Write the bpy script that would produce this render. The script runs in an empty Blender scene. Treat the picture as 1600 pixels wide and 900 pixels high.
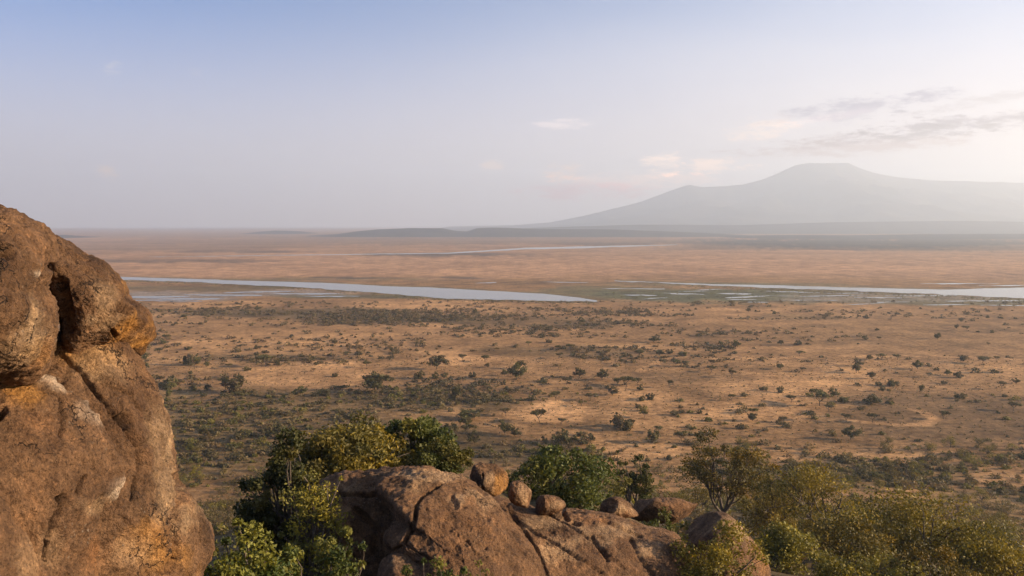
import bpy, math, random
import numpy as np
from mathutils import Vector

# ------------------------------------------------------------------ camera, sky, sun, exposure
S = bpy.context.scene
C = S.collection
CAM = np.array([0.0, 0.0, 70.0])
FPX = 1250.0                      # focal length in photo pixels (1600 wide)
PITCH = math.atan(100 / FPX)      # horizon sits 100 px above the picture centre
SUN_AZ, SUN_EL = math.radians(95), math.radians(15)   # azimuth clockwise from +Y
SUN_DIR = np.array([math.sin(SUN_AZ) * math.cos(SUN_EL), math.cos(SUN_AZ) * math.cos(SUN_EL), math.sin(SUN_EL)])

cd = bpy.data.cameras.new('camera')
cam = bpy.data.objects.new('camera', cd); C.objects.link(cam)
cd.lens = 36 * FPX / 1600; cd.sensor_width = 36; cd.clip_start = 0.1; cd.clip_end = 90000
cam.location = CAM; cam.rotation_euler = (math.radians(90) - PITCH, 0, 0)
S.camera = cam

W = bpy.data.worlds.new('World'); S.world = W; W.use_nodes = True
SKY_STRENGTH = 0.05
sun_data = bpy.data.lights.new('sun', 'SUN'); sun_data.energy = 5.0; sun_data.angle = math.radians(0.55)
sun_data.color = (1.0, 0.75, 0.50)
sun = bpy.data.objects.new('sun', sun_data); C.objects.link(sun)
sun.rotation_euler = Vector(SUN_DIR).to_track_quat('Z', 'Y').to_euler()
S.view_settings.view_transform = 'Standard'; S.view_settings.look = 'None'
S.view_settings.exposure = 1.48; S.view_settings.gamma = 1
S.cycles.use_denoising = True
S.cycles.max_bounces = 6; S.cycles.diffuse_bounces = 3; S.cycles.transmission_bounces = 3
S.cycles.volume_bounces = 1; S.cycles.transparent_max_bounces = 12

def build_world():
    nt = W.node_tree; N = nt.nodes; L = nt.links; N.clear()
    out = N.new('ShaderNodeOutputWorld'); bg = N.new('ShaderNodeBackground')
    sky = N.new('ShaderNodeTexSky'); sky.sky_type = 'NISHITA'; sky.sun_disc = False
    sky.sun_elevation = SUN_EL; sky.sun_rotation = SUN_AZ
    sky.altitude = 900; sky.air_density = 1.0; sky.dust_density = 0.4; sky.ozone_density = 3.0
    bg.inputs[1].default_value = SKY_STRENGTH
    def math_(op, a, b=None, c=None, clamp=False):
        n = N.new('ShaderNodeMath'); n.operation = op; n.use_clamp = clamp
        for i, v in enumerate((a, b, c)):
            if v is None: continue
            if isinstance(v, (int, float)): n.inputs[i].default_value = v
            else: L.new(v, n.inputs[i])
        return n.outputs[0]
    tc = N.new('ShaderNodeTexCoord'); sep = N.new('ShaderNodeSeparateXYZ'); L.new(tc.outputs['Generated'], sep.inputs[0])
    az = math_('ARCTAN2', sep.outputs[0], sep.outputs[1]); el = math_('ARCSINE', sep.outputs[2])
    comb = N.new('ShaderNodeCombineXYZ'); L.new(az, comb.inputs[0]); L.new(math_('MULTIPLY', el, 4.0), comb.inputs[1])
    def noise(scale, detail=5, rough=.55, off=0.0):
        mp = N.new('ShaderNodeMapping'); L.new(comb.outputs[0], mp.inputs[0]); mp.inputs['Location'].default_value = (off, off * .7, off * .3)
        n = N.new('ShaderNodeTexNoise'); n.inputs['Scale'].default_value = scale; n.inputs['Detail'].default_value = detail
        n.inputs['Roughness'].default_value = rough; L.new(mp.outputs[0], n.inputs['Vector']); return n.outputs[0]
    big, fine = noise(24, 8, .66), noise(80, 6, .65, 3.1)
    warp = math_('SUBTRACT', math_('ADD', math_('MULTIPLY', big, 1.3), math_('MULTIPLY', fine, .9)), 1.1)
    wb = N.new('ShaderNodeMix'); wb.data_type = 'RGBA'; wb.blend_type = 'MULTIPLY'; wb.inputs[0].default_value = 1
    L.new(sky.outputs[0], wb.inputs[6]); wb.inputs[7].default_value = (*SKY_TINT, 1); col = wb.outputs[2]
    # thin veil of high cloud that thickens toward the sun's side of the sky
    veil_n = noise(3.2, 4, .5, 8.0)
    def mix(col, fac, rgb, mode='MIX'):
        m = N.new('ShaderNodeMix'); m.data_type = 'RGBA'; m.blend_type = mode
        L.new(fac, m.inputs[0]); L.new(col, m.inputs[6])
        if isinstance(rgb, tuple): m.inputs[7].default_value = (*rgb, 1)
        else: L.new(rgb, m.inputs[7])
        return m.outputs[2]
    ms = N.new('ShaderNodeMapRange'); ms.interpolation_type = 'SMOOTHSTEP'
    L.new(az, ms.inputs[0]); ms.inputs[1].default_value = -0.45; ms.inputs[2].default_value = 0.68
    low = N.new('ShaderNodeMapRange'); low.interpolation_type = 'SMOOTHSTEP'
    L.new(el, low.inputs[0]); low.inputs[1].default_value = 0.08; low.inputs[2].default_value = 0.36; low.inputs[3].default_value = 1.0; low.inputs[4].default_value = 0.2
    streak = math_('MULTIPLY', math_('MULTIPLY', ms.outputs[0], low.outputs[0]), math_('ADD', 0.55, math_('MULTIPLY', veil_n, 0.6)), clamp=True)
    col = mix(col, streak, VEIL)
    # pale dust layer low over the whole horizon
    hz_ = N.new('ShaderNodeMapRange'); hz_.interpolation_type = 'SMOOTHSTEP'
    L.new(el, hz_.inputs[0]); hz_.inputs[1].default_value = 0.0; hz_.inputs[2].default_value = 0.30; hz_.inputs[3].default_value = DUST_AMT; hz_.inputs[4].default_value = 0.0
    col = mix(col, hz_.outputs[0], DUST)
    # single clouds: (photo x, y), half sizes in px, slope, softness gain, colour
    for (u, v, ru, rv, slope, rgb, dens) in CLOUDS:
        a0, e0 = (math.atan2((u - 800), FPX), math.atan2(350 - v, FPX) * math.cos(math.atan2(u - 800, FPX)))
        seen = math.exp(-HAZE * 1020 / max(.03, math.sin(e0))); rgb = tuple(max(.04, 1 + 1.5 * (c - 1) / seen) for c in rgb)   # clouds stand behind the dust
        dx = math_('SUBTRACT', az, a0); dy = math_('SUBTRACT', math_('SUBTRACT', el, e0), math_('MULTIPLY', dx, slope))
        qx = math_('POWER', math_('DIVIDE', math_('ABSOLUTE', dx), ru / FPX), 2.0)
        qy = math_('POWER', math_('DIVIDE', math_('ABSOLUTE', dy), rv / FPX), 2.0)
        d = math_('SUBTRACT', 1.0, math_('ADD', qx, qy))
        d = math_('ADD', math_('MULTIPLY', d, .75), math_('MULTIPLY', warp, 2.6))
        m = N.new('ShaderNodeMapRange'); m.interpolation_type = 'SMOOTHSTEP'
        L.new(d, m.inputs[0]); m.inputs[1].default_value = 0.05; m.inputs[2].default_value = 0.95; m.inputs[4].default_value = dens
        guard = N.new('ShaderNodeMapRange'); L.new(math_('ADD', qx, qy), guard.inputs[0])
        guard.inputs[1].default_value = 1.0; guard.inputs[2].default_value = 2.2; guard.inputs[3].default_value = 1; guard.inputs[4].default_value = 0
        col = mix(col, math_('MULTIPLY', m.outputs[0], guard.outputs[0]), rgb, 'MULTIPLY')
    L.new(col, bg.inputs[0]); L.new(bg.outputs[0], out.inputs[0])
HAZE = 1.45e-4       # haze density per metre
VEIL = (8.2, 8.0, 7.9); DUST = (7.2, 5.6, 5.2); DUST_AMT = .8; SKY_TINT = (.30, .80, 1.24)
CLOUDS = [   # colours are brightness relative to the sky behind
    (1335, 171, 130, 18, .10, (.87, .87, .90), .95), (1285, 186, 80, 7, .12, (1.16, 1.12, 1.08), .9),
    (1475, 199, 150, 16, .05, (.88, .87, .88), .95), (1370, 215, 170, 13, .05, (.92, .90, .90), .9),
    (1188, 202, 62, 18, .12, (1.10, 1.05, 1.0), .95), (1330, 230, 210, 15, .02, (.94, .91, .90), .9),
    (1530, 158, 130, 10, .12, (.92, .91, .91), .8), (1036, 258, 38, 21, 0, (1.13, 1.08, 1.03), .95),
    (1112, 259, 60, 14, 0, (1.12, 1.06, 1.01), .9), (880, 270, 34, 20, 0, (1.07, 1.02, .98), .9),
    (874, 196, 48, 10, .02, (1.14, 1.10, 1.06), .95), (187, 110, 17, 10, 0, (1.26, 1.13, 1.02), .9),
    (768, 260, 20, 11, 0, (1.08, 1.04, 1.0), .8), (173, 270, 18, 12, 0, (1.08, 1.03, .98), .8), (312, 116, 16, 6, 0, (1.12, 1.06, 1.01), .6),
    (1000, 282, 150, 15, 0, (1.05, 1.02, 1.0), .6), (910, 300, 130, 16, 0, (1.0, .965, .95), .6), (470, 276, 26, 6, 0, (1.06, 1.03, 1.01), .6),
]
build_world()

# ------------------------------------------------------------------ helpers
FWD = np.array([0, math.cos(PITCH), -math.sin(PITCH)]); UP = np.array([0, math.sin(PITCH), math.cos(PITCH)]); RIGHT = np.array([1.0, 0, 0])
def ray(u, v):
    u = np.asarray(u, float); v = np.asarray(v, float)
    d = FWD + ((u - 800) / FPX)[..., None] * RIGHT - ((v - 450) / FPX)[..., None] * UP
    return d / d[..., 1:2]
def at(u, v, Y): return CAM + ray(u, v) * np.asarray(Y, float)[..., None]
def ground_pt(u, v, z=0.0):
    d = ray(u, v); t = (z - CAM[2]) / d[..., 2]; return CAM + d * t[..., None]
def proj(P):
    q = P - CAM; dep = np.maximum(q @ FWD, 1e-3)
    return 800 + FPX * (q @ RIGHT) / dep, 450 - FPX * (q @ UP) / dep

def _hash(i, j, k, seed):
    h = (i * 374761393 + j * 668265263 + k * 2147483647 + seed * 974634121) & 0xffffffff
    h = ((h ^ (h >> 13)) * 1274126177) & 0xffffffff
    h = ((h ^ (h >> 15)) * 2246822519) & 0xffffffff
    return ((h ^ (h >> 16)) & 0xffffff) / float(0xffffff)
def vnoise(P, seed=0):
    P = np.asarray(P, float); I = np.floor(P).astype(np.int64); f = P - I; f = f * f * f * (f * (f * 6 - 15) + 10)
    r = 0
    for a in (0, 1):
        for b in (0, 1):
            for c in (0, 1):
                w = (f[:, 0] if a else 1 - f[:, 0]) * (f[:, 1] if b else 1 - f[:, 1]) * (f[:, 2] if c else 1 - f[:, 2])
                r = r + w * _hash(I[:, 0] + a, I[:, 1] + b, I[:, 2] + c, seed)
    return r * 2 - 1
def fbm(P, scale=1.0, octs=4, seed=0, gain=.5, ridged=False):
    P = np.asarray(P, float) * scale; r = np.zeros(len(P)); a = 1.0; tot = 0
    for o in range(octs):
        n = vnoise(P + o * 17.3, seed + o)
        r += a * ((1 - 2 * np.abs(n)) if ridged else n); tot += a; a *= gain; P = P * 2.03
    return r / tot
def fbm2(x, y, scale, octs=4, seed=0, gain=.5): return fbm(np.stack([x, y, np.zeros_like(x)], 1), scale, octs, seed, gain)
def sstep(a, b, x): t = np.clip((x - a) / (b - a), 0, 1); return t * t * (3 - 2 * t)

def mesh_np(name, V, F, mat, col=None, smooth=True):
    V = np.asarray(V, np.float32); me = bpy.data.meshes.new(name)
    Fs = F if isinstance(F, list) else [F]
    me.vertices.add(len(V)); me.vertices.foreach_set('co', V.ravel())
    loops = np.concatenate([f.ravel() for f in Fs]).astype(np.int32)
    sizes = np.concatenate([np.full(len(f), f.shape[1]) for f in Fs]).astype(np.int32)
    starts = np.concatenate([[0], np.cumsum(sizes)[:-1]]).astype(np.int32)
    me.loops.add(len(loops)); me.loops.foreach_set('vertex_index', loops)
    me.polygons.add(len(sizes)); me.polygons.foreach_set('loop_start', starts); me.polygons.foreach_set('loop_total', sizes)
    if smooth: me.polygons.foreach_set('use_smooth', np.ones(len(sizes), bool))
    if col is not None:
        a = me.attributes.new('col', 'FLOAT_COLOR', 'POINT')
        c = np.ones((len(V), 4), np.float32); c[:, :3] = col; a.data.foreach_set('color', c.ravel())
    me.materials.append(mat); me.update(calc_edges=True); me.validate(); return me
def obj(name, me, parent=None, loc=None):
    o = bpy.data.objects.new(name, me); C.objects.link(o)
    if parent is not None: o.parent = parent
    if loc is not None: o.location = loc
    return o
def tag(o, label=None, cat=None, group=None, kind=None):
    for k, v in (('label', label), ('category', cat), ('group', group), ('kind', kind)):
        if v: o[k] = v
    return o

# ------------------------------------------------------------------ materials
def new_mat(name):
    m = bpy.data.materials.new(name); m.use_nodes = True; nt = m.node_tree; nt.nodes.clear()
    return m, nt.nodes, nt.links
def nn(N, L, typ, **kw):
    n = N.new(typ)
    for k, v in kw.items():
        if k.startswith('i_'):
            key = k[2:]; key = int(key) if key.isdigit() else key.replace('_', ' ')
            if isinstance(v, bpy.types.NodeSocket): L.new(v, n.inputs[key])
            else: n.inputs[key].default_value = v
        else: setattr(n, k, v)
    return n
def ramp(N, L, fac, stops):
    r = N.new('ShaderNodeValToRGB'); L.new(fac, r.inputs[0]); e = r.color_ramp.elements
    while len(e) < len(stops): e.new(.5)
    for k, (p, c) in enumerate(stops): e[k].position = p; e[k].color = (*c, 1) if len(c) == 3 else c
    return r.outputs[0]
def mixc(N, L, fac, a, b, mode='MIX'):
    m = N.new('ShaderNodeMix'); m.data_type = 'RGBA'; m.blend_type = mode
    for s, v in ((0, fac), (6, a), (7, b)):
        if isinstance(v, bpy.types.NodeSocket): L.new(v, m.inputs[s])
        elif s == 0: m.inputs[0].default_value = v
        else: m.inputs[s].default_value = (*v, 1)
    return m.outputs[2]

def rock_material(name, scale=1.0):
    m, N, L = new_mat(name)
    geo = nn(N, L, 'ShaderNodeNewGeometry'); pos = geo.outputs['Position']
    att = nn(N, L, 'ShaderNodeAttribute', attribute_name='col')
    def noise(s, d=6, r=.6, dist=0): return nn(N, L, 'ShaderNodeTexNoise', i_Vector=pos, i_Scale=s * scale, i_Detail=d, i_Roughness=r, i_Distortion=dist).outputs[0]
    n1 = noise(1.3, 6, .62, .4); n2 = noise(7, 6, .65); n3 = noise(38, 5, .7)
    c = mixc(N, L, 1.0, att.outputs['Color'], ramp(N, L, n1, [(.30, (.55, .5, .48)), (.5, (.95, .95, .95)), (.68, (1.35, 1.3, 1.22))]), 'MULTIPLY')
    c = mixc(N, L, 1.0, c, ramp(N, L, n2, [(.3, (.62, .58, .55)), (.52, (1, 1, 1)), (.7, (1.4, 1.36, 1.3))]), 'MULTIPLY')
    c = mixc(N, L, 1.0, c, ramp(N, L, n3, [(.34, (.38, .36, .34)), (.48, (.95, .95, .95)), (.58, (1.1, 1.1, 1.1)), (.70, (1.9, 1.82, 1.7))]), 'MULTIPLY')
    # pale lichen flecks and dark pits
    v = nn(N, L, 'ShaderNodeTexVoronoi', i_Vector=pos, i_Scale=16 * scale, i_Randomness=1.0)
    fl = ramp(N, L, v.outputs['Distance'], [(.10, (1, 1, 1)), (.22, (0, 0, 0))])
    sel = ramp(N, L, noise(2.3, 4, .6), [(.56, (0, 0, 0)), (.66, (1, 1, 1))])
    c = mixc(N, L, mixc(N, L, 1.0, fl, sel, 'MULTIPLY'), c, (.30, .23, .16))
    # hairline joints: edges of warped cells, only here and there
    wv = nn(N, L, 'ShaderNodeTexNoise', i_Vector=pos, i_Scale=2.2 * scale, i_Detail=5.0, i_Roughness=.65)
    wp = nn(N, L, 'ShaderNodeVectorMath', operation='MULTIPLY_ADD', i_0=wv.outputs['Color'], i_1=(.9 / scale, .9 / scale, .9 / scale), i_2=pos)
    ve = nn(N, L, 'ShaderNodeTexVoronoi', feature='DISTANCE_TO_EDGE', i_Vector=wp.outputs[0], i_Scale=1.5 * scale)
    crk = ramp(N, L, ve.outputs['Distance'], [(.0, (1, 1, 1)), (.018, (0, 0, 0))])
    crk = mixc(N, L, 1.0, crk, ramp(N, L, noise(1.1, 3, .5), [(.53, (0, 0, 0)), (.60, (1, 1, 1))]), 'MULTIPLY')
    c = mixc(N, L, crk, c, (.035, .022, .014))
    bs = nn(N, L, 'ShaderNodeBsdfPrincipled', i_Base_Color=c, i_Roughness=.9)
    bs.inputs['Specular IOR Level'].default_value = .25
    h1 = noise(9, 8, .68, .3); h2 = noise(55, 4, .7)
    hsum = nn(N, L, 'ShaderNodeMath', operation='MULTIPLY_ADD', i_0=h2, i_1=.22, i_2=h1)
    vd0 = nn(N, L, 'ShaderNodeMath', operation='MULTIPLY_ADD', i_0=crk, i_1=-.35, i_2=hsum.outputs[0])
    vd = nn(N, L, 'ShaderNodeMath', operation='MULTIPLY_ADD', i_0=fl, i_1=.05, i_2=vd0.outputs[0])
    b = nn(N, L, 'ShaderNodeBump', i_Strength=1.0, i_Distance=.16 / scale, i_Height=vd.outputs[0])
    L.new(b.outputs[0], bs.inputs['Normal'])
    o = N.new('ShaderNodeOutputMaterial'); L.new(bs.outputs[0], o.inputs[0]); return m

def leaf_material():
    m, N, L = new_mat('foliage')
    att = nn(N, L, 'ShaderNodeAttribute', attribute_name='col'); oi = nn(N, L, 'ShaderNodeObjectInfo')
    hs = nn(N, L, 'ShaderNodeHueSaturation', i_Color=att.outputs['Color'])
    L.new(nn(N, L, 'ShaderNodeMapRange', i_0=oi.outputs['Random'], i_3=.485, i_4=.515).outputs[0], hs.inputs['Hue'])
    L.new(nn(N, L, 'ShaderNodeMapRange', i_0=oi.outputs['Random'], i_3=.8, i_4=1.2).outputs[0], hs.inputs['Value'])
    c = hs.outputs[0]
    d = nn(N, L, 'ShaderNodeBsdfPrincipled', i_Base_Color=c, i_Roughness=.6); d.inputs['Specular IOR Level'].default_value = .3
    t = nn(N, L, 'ShaderNodeBsdfTranslucent', i_Color=mixc(N, L, 1.0, c, (1.25, 1.15, .55), 'MULTIPLY'))
    mx = nn(N, L, 'ShaderNodeMixShader', i_0=.26, i_1=d.outputs[0], i_2=t.outputs[0])
    o = N.new('ShaderNodeOutputMaterial'); L.new(mx.outputs[0], o.inputs[0]); return m
def bark_material():
    m, N, L = new_mat('bark')
    geo = nn(N, L, 'ShaderNodeTexCoord')
    n = nn(N, L, 'ShaderNodeTexNoise', i_Vector=geo.outputs['Object'], i_Scale=9.0, i_Detail=5.0)
    c = ramp(N, L, n.outputs[0], [(.3, (.035, .026, .019)), (.7, (.12, .09, .065))])
    bs = nn(N, L, 'ShaderNodeBsdfPrincipled', i_Base_Color=c, i_Roughness=.9)
    b = nn(N, L, 'ShaderNodeBump', i_Strength=.5, i_Distance=.02, i_Height=n.outputs[0]); L.new(b.outputs[0], bs.inputs['Normal'])
    o = N.new('ShaderNodeOutputMaterial'); L.new(bs.outputs[0], o.inputs[0]); return m
def ground_material():
    m, N, L = new_mat('savanna_ground')
    geo = nn(N, L, 'ShaderNodeNewGeometry'); pos = geo.outputs['Position']
    att = nn(N, L, 'ShaderNodeAttribute', attribute_name='col'); c = att.outputs['Color']
    def noise(s, d=5, r=.6): return nn(N, L, 'ShaderNodeTexNoise', i_Vector=pos, i_Scale=s, i_Detail=d, i_Roughness=r).outputs[0]
    a = noise(.006, 6, .6); b = noise(.045, 6, .65); d = noise(.35, 5, .65); e = noise(2.5, 4, .65)
    for n_, lo, hi in ((a, .75, 1.25), (b, .55, 1.42), (d, .5, 1.5), (e, .6, 1.4)):
        c = mixc(N, L, 1.0, c, ramp(N, L, n_, [(.3, (lo, lo * .98, lo * .95)), (.7, (hi, hi, hi))]), 'MULTIPLY')
    bs = nn(N, L, 'ShaderNodeBsdfPrincipled', i_Base_Color=c, i_Roughness=.95); bs.inputs['Specular IOR Level'].default_value = .1
    bp = nn(N, L, 'ShaderNodeBump', i_Strength=.6, i_Distance=.35, i_Height=d)
    bp2 = nn(N, L, 'ShaderNodeBump', i_Strength=.5, i_Distance=.05, i_Height=e, i_Normal=bp.outputs[0]); L.new(bp2.outputs[0], bs.inputs['Normal'])
    o = N.new('ShaderNodeOutputMaterial'); L.new(bs.outputs[0], o.inputs[0]); return m
def hill_material(name, c0, c1, s):
    m, N, L = new_mat(name)
    geo = nn(N, L, 'ShaderNodeNewGeometry')
    n = nn(N, L, 'ShaderNodeTexNoise', i_Vector=geo.outputs['Position'], i_Scale=s, i_Detail=7.0, i_Roughness=.6)
    c = ramp(N, L, n.outputs[0], [(.35, c0), (.65, c1)])
    bs = nn(N, L, 'ShaderNodeBsdfPrincipled', i_Base_Color=c, i_Roughness=.95); bs.inputs['Specular IOR Level'].default_value = .1
    o = N.new('ShaderNodeOutputMaterial'); L.new(bs.outputs[0], o.inputs[0]); return m
def water_material():
    m, N, L = new_mat('river_water')
    geo = nn(N, L, 'ShaderNodeNewGeometry')
    n = nn(N, L, 'ShaderNodeTexNoise', i_Vector=geo.outputs['Position'], i_Scale=.25, i_Detail=4.0)
    bs = nn(N, L, 'ShaderNodeBsdfPrincipled', i_Base_Color=(.10, .095, .08, 1), i_Roughness=.12, i_IOR=1.33)
    b = nn(N, L, 'ShaderNodeBump', i_Strength=.12, i_Distance=.3, i_Height=n.outputs[0]); L.new(b.outputs[0], bs.inputs['Normal'])
    o = N.new('ShaderNodeOutputMaterial'); L.new(bs.outputs[0], o.inputs[0]); return m
M_ROCK = rock_material('granite'); M_ROCK_FAR = rock_material('granite_dome_rock', .6)
M_LEAF = leaf_material(); M_BARK = bark_material(); M_GROUND = ground_material(); M_WATER = water_material()

# ------------------------------------------------------------------ terrain
HR = np.array([0, 8, 14, 20, 30, 60, 100, 150, 195, 235, 270, 400.]); HZ = np.array([67.8, 65.5, 63.2, 60.6, 55.6, 45.5, 32.5, 16.5, 4.5, .6, 0, 0])
def height(x, y):
    x = np.asarray(x, float); y = np.asarray(y, float); sh = x.shape; x = x.ravel(); y = y.ravel()
    r = np.hypot(x, y); rr = r * (1 + .05 * fbm2(x, y, .02, 2, 5))
    z = np.interp(rr, HR, HZ)
    near = np.clip(z / 12, 0, 1)
    z = z + near * (fbm2(x, y, .06, 4, 9) * 1.3 * np.clip(r / 25, 0, 1)) + fbm2(x, y, .012, 3, 3) * .7 * (1 - sstep(560, 700, r)) * sstep(120, 260, r)
    for (bx, by, ba, bs) in ((-3.8, 28.5, 4.2, 4.2), (2.4, 37.5, 3.0, 4.2), (2.0, 19.0, -3.2, 3.2)): z = z + ba * np.exp(-((x - bx) ** 2 + (y - by) ** 2) / (2 * bs * bs))
    return z.reshape(sh)
def hz(x, y): return float(height(np.array([x]), np.array([y]))[0])

# soil and grass colours laid out on the plain (u, v = where the spot is seen; ru, rv its half size)
GRASS = np.array([.25, .142, .058]); SAND = np.array([.54, .305, .13]); SCRUB = np.array([.115, .078, .034]); MARSH = np.array([.115, .112, .055])
OLIVE = np.array([.15, .102, .043]); MUD = np.array([.27, .225, .18]); FAR = np.array([.43, .245, .125]); FAR_DARK = np.array([.05, .05, .045]); HILL = np.array([.085, .062, .03]); BROWN = np.array([.165, .10, .046])
PATCHES = [
    # sandy clearings
    (480, 585, 130, 22, SAND, .9), (740, 562, 70, 12, SAND, .9), (840, 640, 80, 16, SAND, 1.), (1240, 600, 150, 26, SAND, .75), (1190, 640, 120, 20, SAND, .8),
    (1020, 640, 100, 30, SAND, .55), (640, 520, 200, 12, SAND, .4), (430, 535, 180, 18, SAND, .45), (1000, 705, 90, 12, SAND, .8), (1330, 720, 240, 10, SAND, .45), (1520, 745, 110, 8, SAND, .6),
    (690, 478, 160, 8, SAND, .6), (330, 475, 120, 6, SAND, .5), (1130, 488, 120, 6, SAND, .5), (1420, 530, 260, 30, GRASS, .9), (1500, 660, 240, 45, BROWN, .8), (1150, 545, 260, 8, SAND, .35),
    # thick scrub and dark soil
    (420, 655, 230, 45, OLIVE, .75), (320, 710, 120, 50, OLIVE, .8), (1330, 745, 200, 26, OLIVE, .7), (1560, 790, 90, 30, OLIVE, .7), (660, 625, 130, 22, SCRUB, .8), (480, 490, 200, 9, SCRUB, .9), (620, 500, 170, 9, SCRUB, .8), (880, 550, 130, 10, SCRUB, .6), (800, 705, 110, 20, SCRUB, .9),
    (620, 690, 200, 30, SCRUB, .9), (860, 505, 140, 10, SCRUB, .55), (420, 560, 120, 6, SCRUB, .6), (1270, 497, 70, 5, SCRUB, .5), (1080, 590, 120, 10, BROWN, .5),
    # marsh and mud flats by the channels
    (1100, 462, 210, 11, MARSH, 1.), (1300, 464, 220, 12, MARSH, .7), (960, 455, 120, 9, MARSH, .7), (560, 464, 120, 4, MARSH, .8), (300, 450, 180, 5, MARSH, .5), (1520, 472, 180, 8, MARSH, .8),
    (280, 462, 130, 8, MUD, .9), (460, 458, 130, 6, MUD, .8), (1400, 466, 200, 8, MUD, .5), (1120, 444, 200, 3, MARSH, .6), (520, 436, 200, 2, MARSH, .5), (900, 442, 150, 4, BROWN, .6),
    # far plain, with darker strips in the ground colour
    (900, 418, 1400, 16, FAR, .95), (260, 408, 200, 3, FAR_DARK, .55), (700, 398, 160, 2.5, FAR_DARK, .7), (1350, 379, 330, 8, FAR_DARK, .95), (1250, 387, 260, 4, FAR_DARK, .5), (950, 381, 90, 3, FAR_DARK, .6), (370, 393, 120, 2.5, FAR_DARK, .6),
    (640, 376, 500, 7, FAR_DARK, .35), (1000, 368, 900, 5, FAR_DARK, .25), (200, 385, 300, 7, FAR_DARK, .3), (1500, 388, 260, 5, FAR_DARK, .5), (560, 434, 60, 1.5, FAR_DARK, .6), (720, 434, 60, 1.2, FAR_DARK, .6),
]
def ground_colour(P):
    u, v = proj(P); x, y = P[:, 0], P[:, 1]; r = np.hypot(x, y)
    front = y > 5
    n1 = fbm2(x, y, .010, 4, 21); n2 = fbm2(x, y, .05, 4, 22); n3 = fbm2(x, y, .0016, 4, 23)
    c = np.tile(GRASS, (len(P), 1)) * (1 + .25 * n2)[:, None]
    k = np.clip(.5 + .9 * n1, 0, 1)[:, None]; c = c * (1 - k * .35) + SAND * k * .35
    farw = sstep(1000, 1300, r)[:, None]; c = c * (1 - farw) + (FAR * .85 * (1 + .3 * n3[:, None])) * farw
    darkw = (.35 * sstep(4000, 7000, r) * np.clip(.5 + n3, 0, 1))[:, None]; c = c * (1 - darkw) + FAR_DARK * 1.3 * darkw
    du = n1 * 60 + n2 * 25; dv = (n2 * .35 + n1 * .35)
    for (top, bot) in RIVERS:       # wet mud and short green along the banks
        tu, tv = np.array(top).T; bu, bv = np.array(bot).T; inr = front & (u > tu[0]) & (u < tu[-1]) & (r > 600) & (r < 1300)
        dd = np.minimum(np.abs(v - np.interp(u, tu, tv)), np.abs(v - np.interp(u, bu, bv))); k = (inr * .8 * np.exp(-(dd / (1.6 + n2)) ** 2))[:, None]
        c = c * (1 - k) + (MARSH * .7 + MUD * .25) * k
    for (cu, cv, ru, rv, colr, w) in PATCHES:
        d = ((u + du - cu) / ru) ** 2 + ((v - cv) / rv + dv * 1.4) ** 2
        k = (w * (1 - sstep(.35, 1.35, d)) * front)[:, None]
        c = c * (1 - k) + colr * k * (1 + .2 * n2[:, None])
    hillw = sstep(2, 14, P[:, 2])[:, None] * (r < 300)[:, None]; c = c * (1 - hillw) + HILL * hillw * (1 + .4 * n2[:, None])
    # pale dirt tracks
    for tr in TRACKS:
        d = np.full(len(P), 1e9)
        for (a, b) in zip(tr[:-1], tr[1:]):
            ab = b - a; t = np.clip(((P[:, :2] - a) @ ab) / (ab @ ab), 0, 1); d = np.minimum(d, np.hypot(*(P[:, :2] - a - t[:, None] * ab).T))
        k = ((1 - sstep(1.2, 3.2, d)) * .6)[:, None]; c = c * (1 - k) + SAND * 1.1 * k
    return np.clip(c, .01, .8)
RIVERS = [([(150, 430), (190, 432.5), (300, 436), (400, 439), (500, 441.5), (600, 447), (680, 449.5), (780, 455), (850, 459), (905, 465), (935, 470)],
           [(150, 434), (190, 437), (300, 440.5), (400, 445.5), (480, 449.5), (540, 454), (600, 458), (640, 462), (700, 466.5), (800, 468.5), (870, 470), (935, 471)]),
          ([(960, 438.5), (1060, 442), (1100, 443.5), (1200, 445.5), (1330, 449), (1420, 451.5), (1480, 452.5), (1560, 450), (1640, 448), (1900, 447)],
           [(960, 439.3), (1060, 443), (1100, 445.5), (1200, 449.5), (1300, 453), (1400, 457), (1500, 461), (1600, 466.5), (1700, 470), (1900, 476)])]
TRACKS = [ground_pt(np.array(a)[:, 0], np.array(a)[:, 1])[:, :2] for a in (
    [(520, 607), (545, 602), (556, 590), (545, 575), (530, 568)], [(1330, 658), (1400, 664), (1445, 664), (1458, 655), (1450, 648), (1430, 640)],
    [(1130, 562), (1250, 558), (1400, 556), (1600, 562)], [(1000, 580), (1040, 560), (1080, 556), (1130, 562)])]

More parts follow.
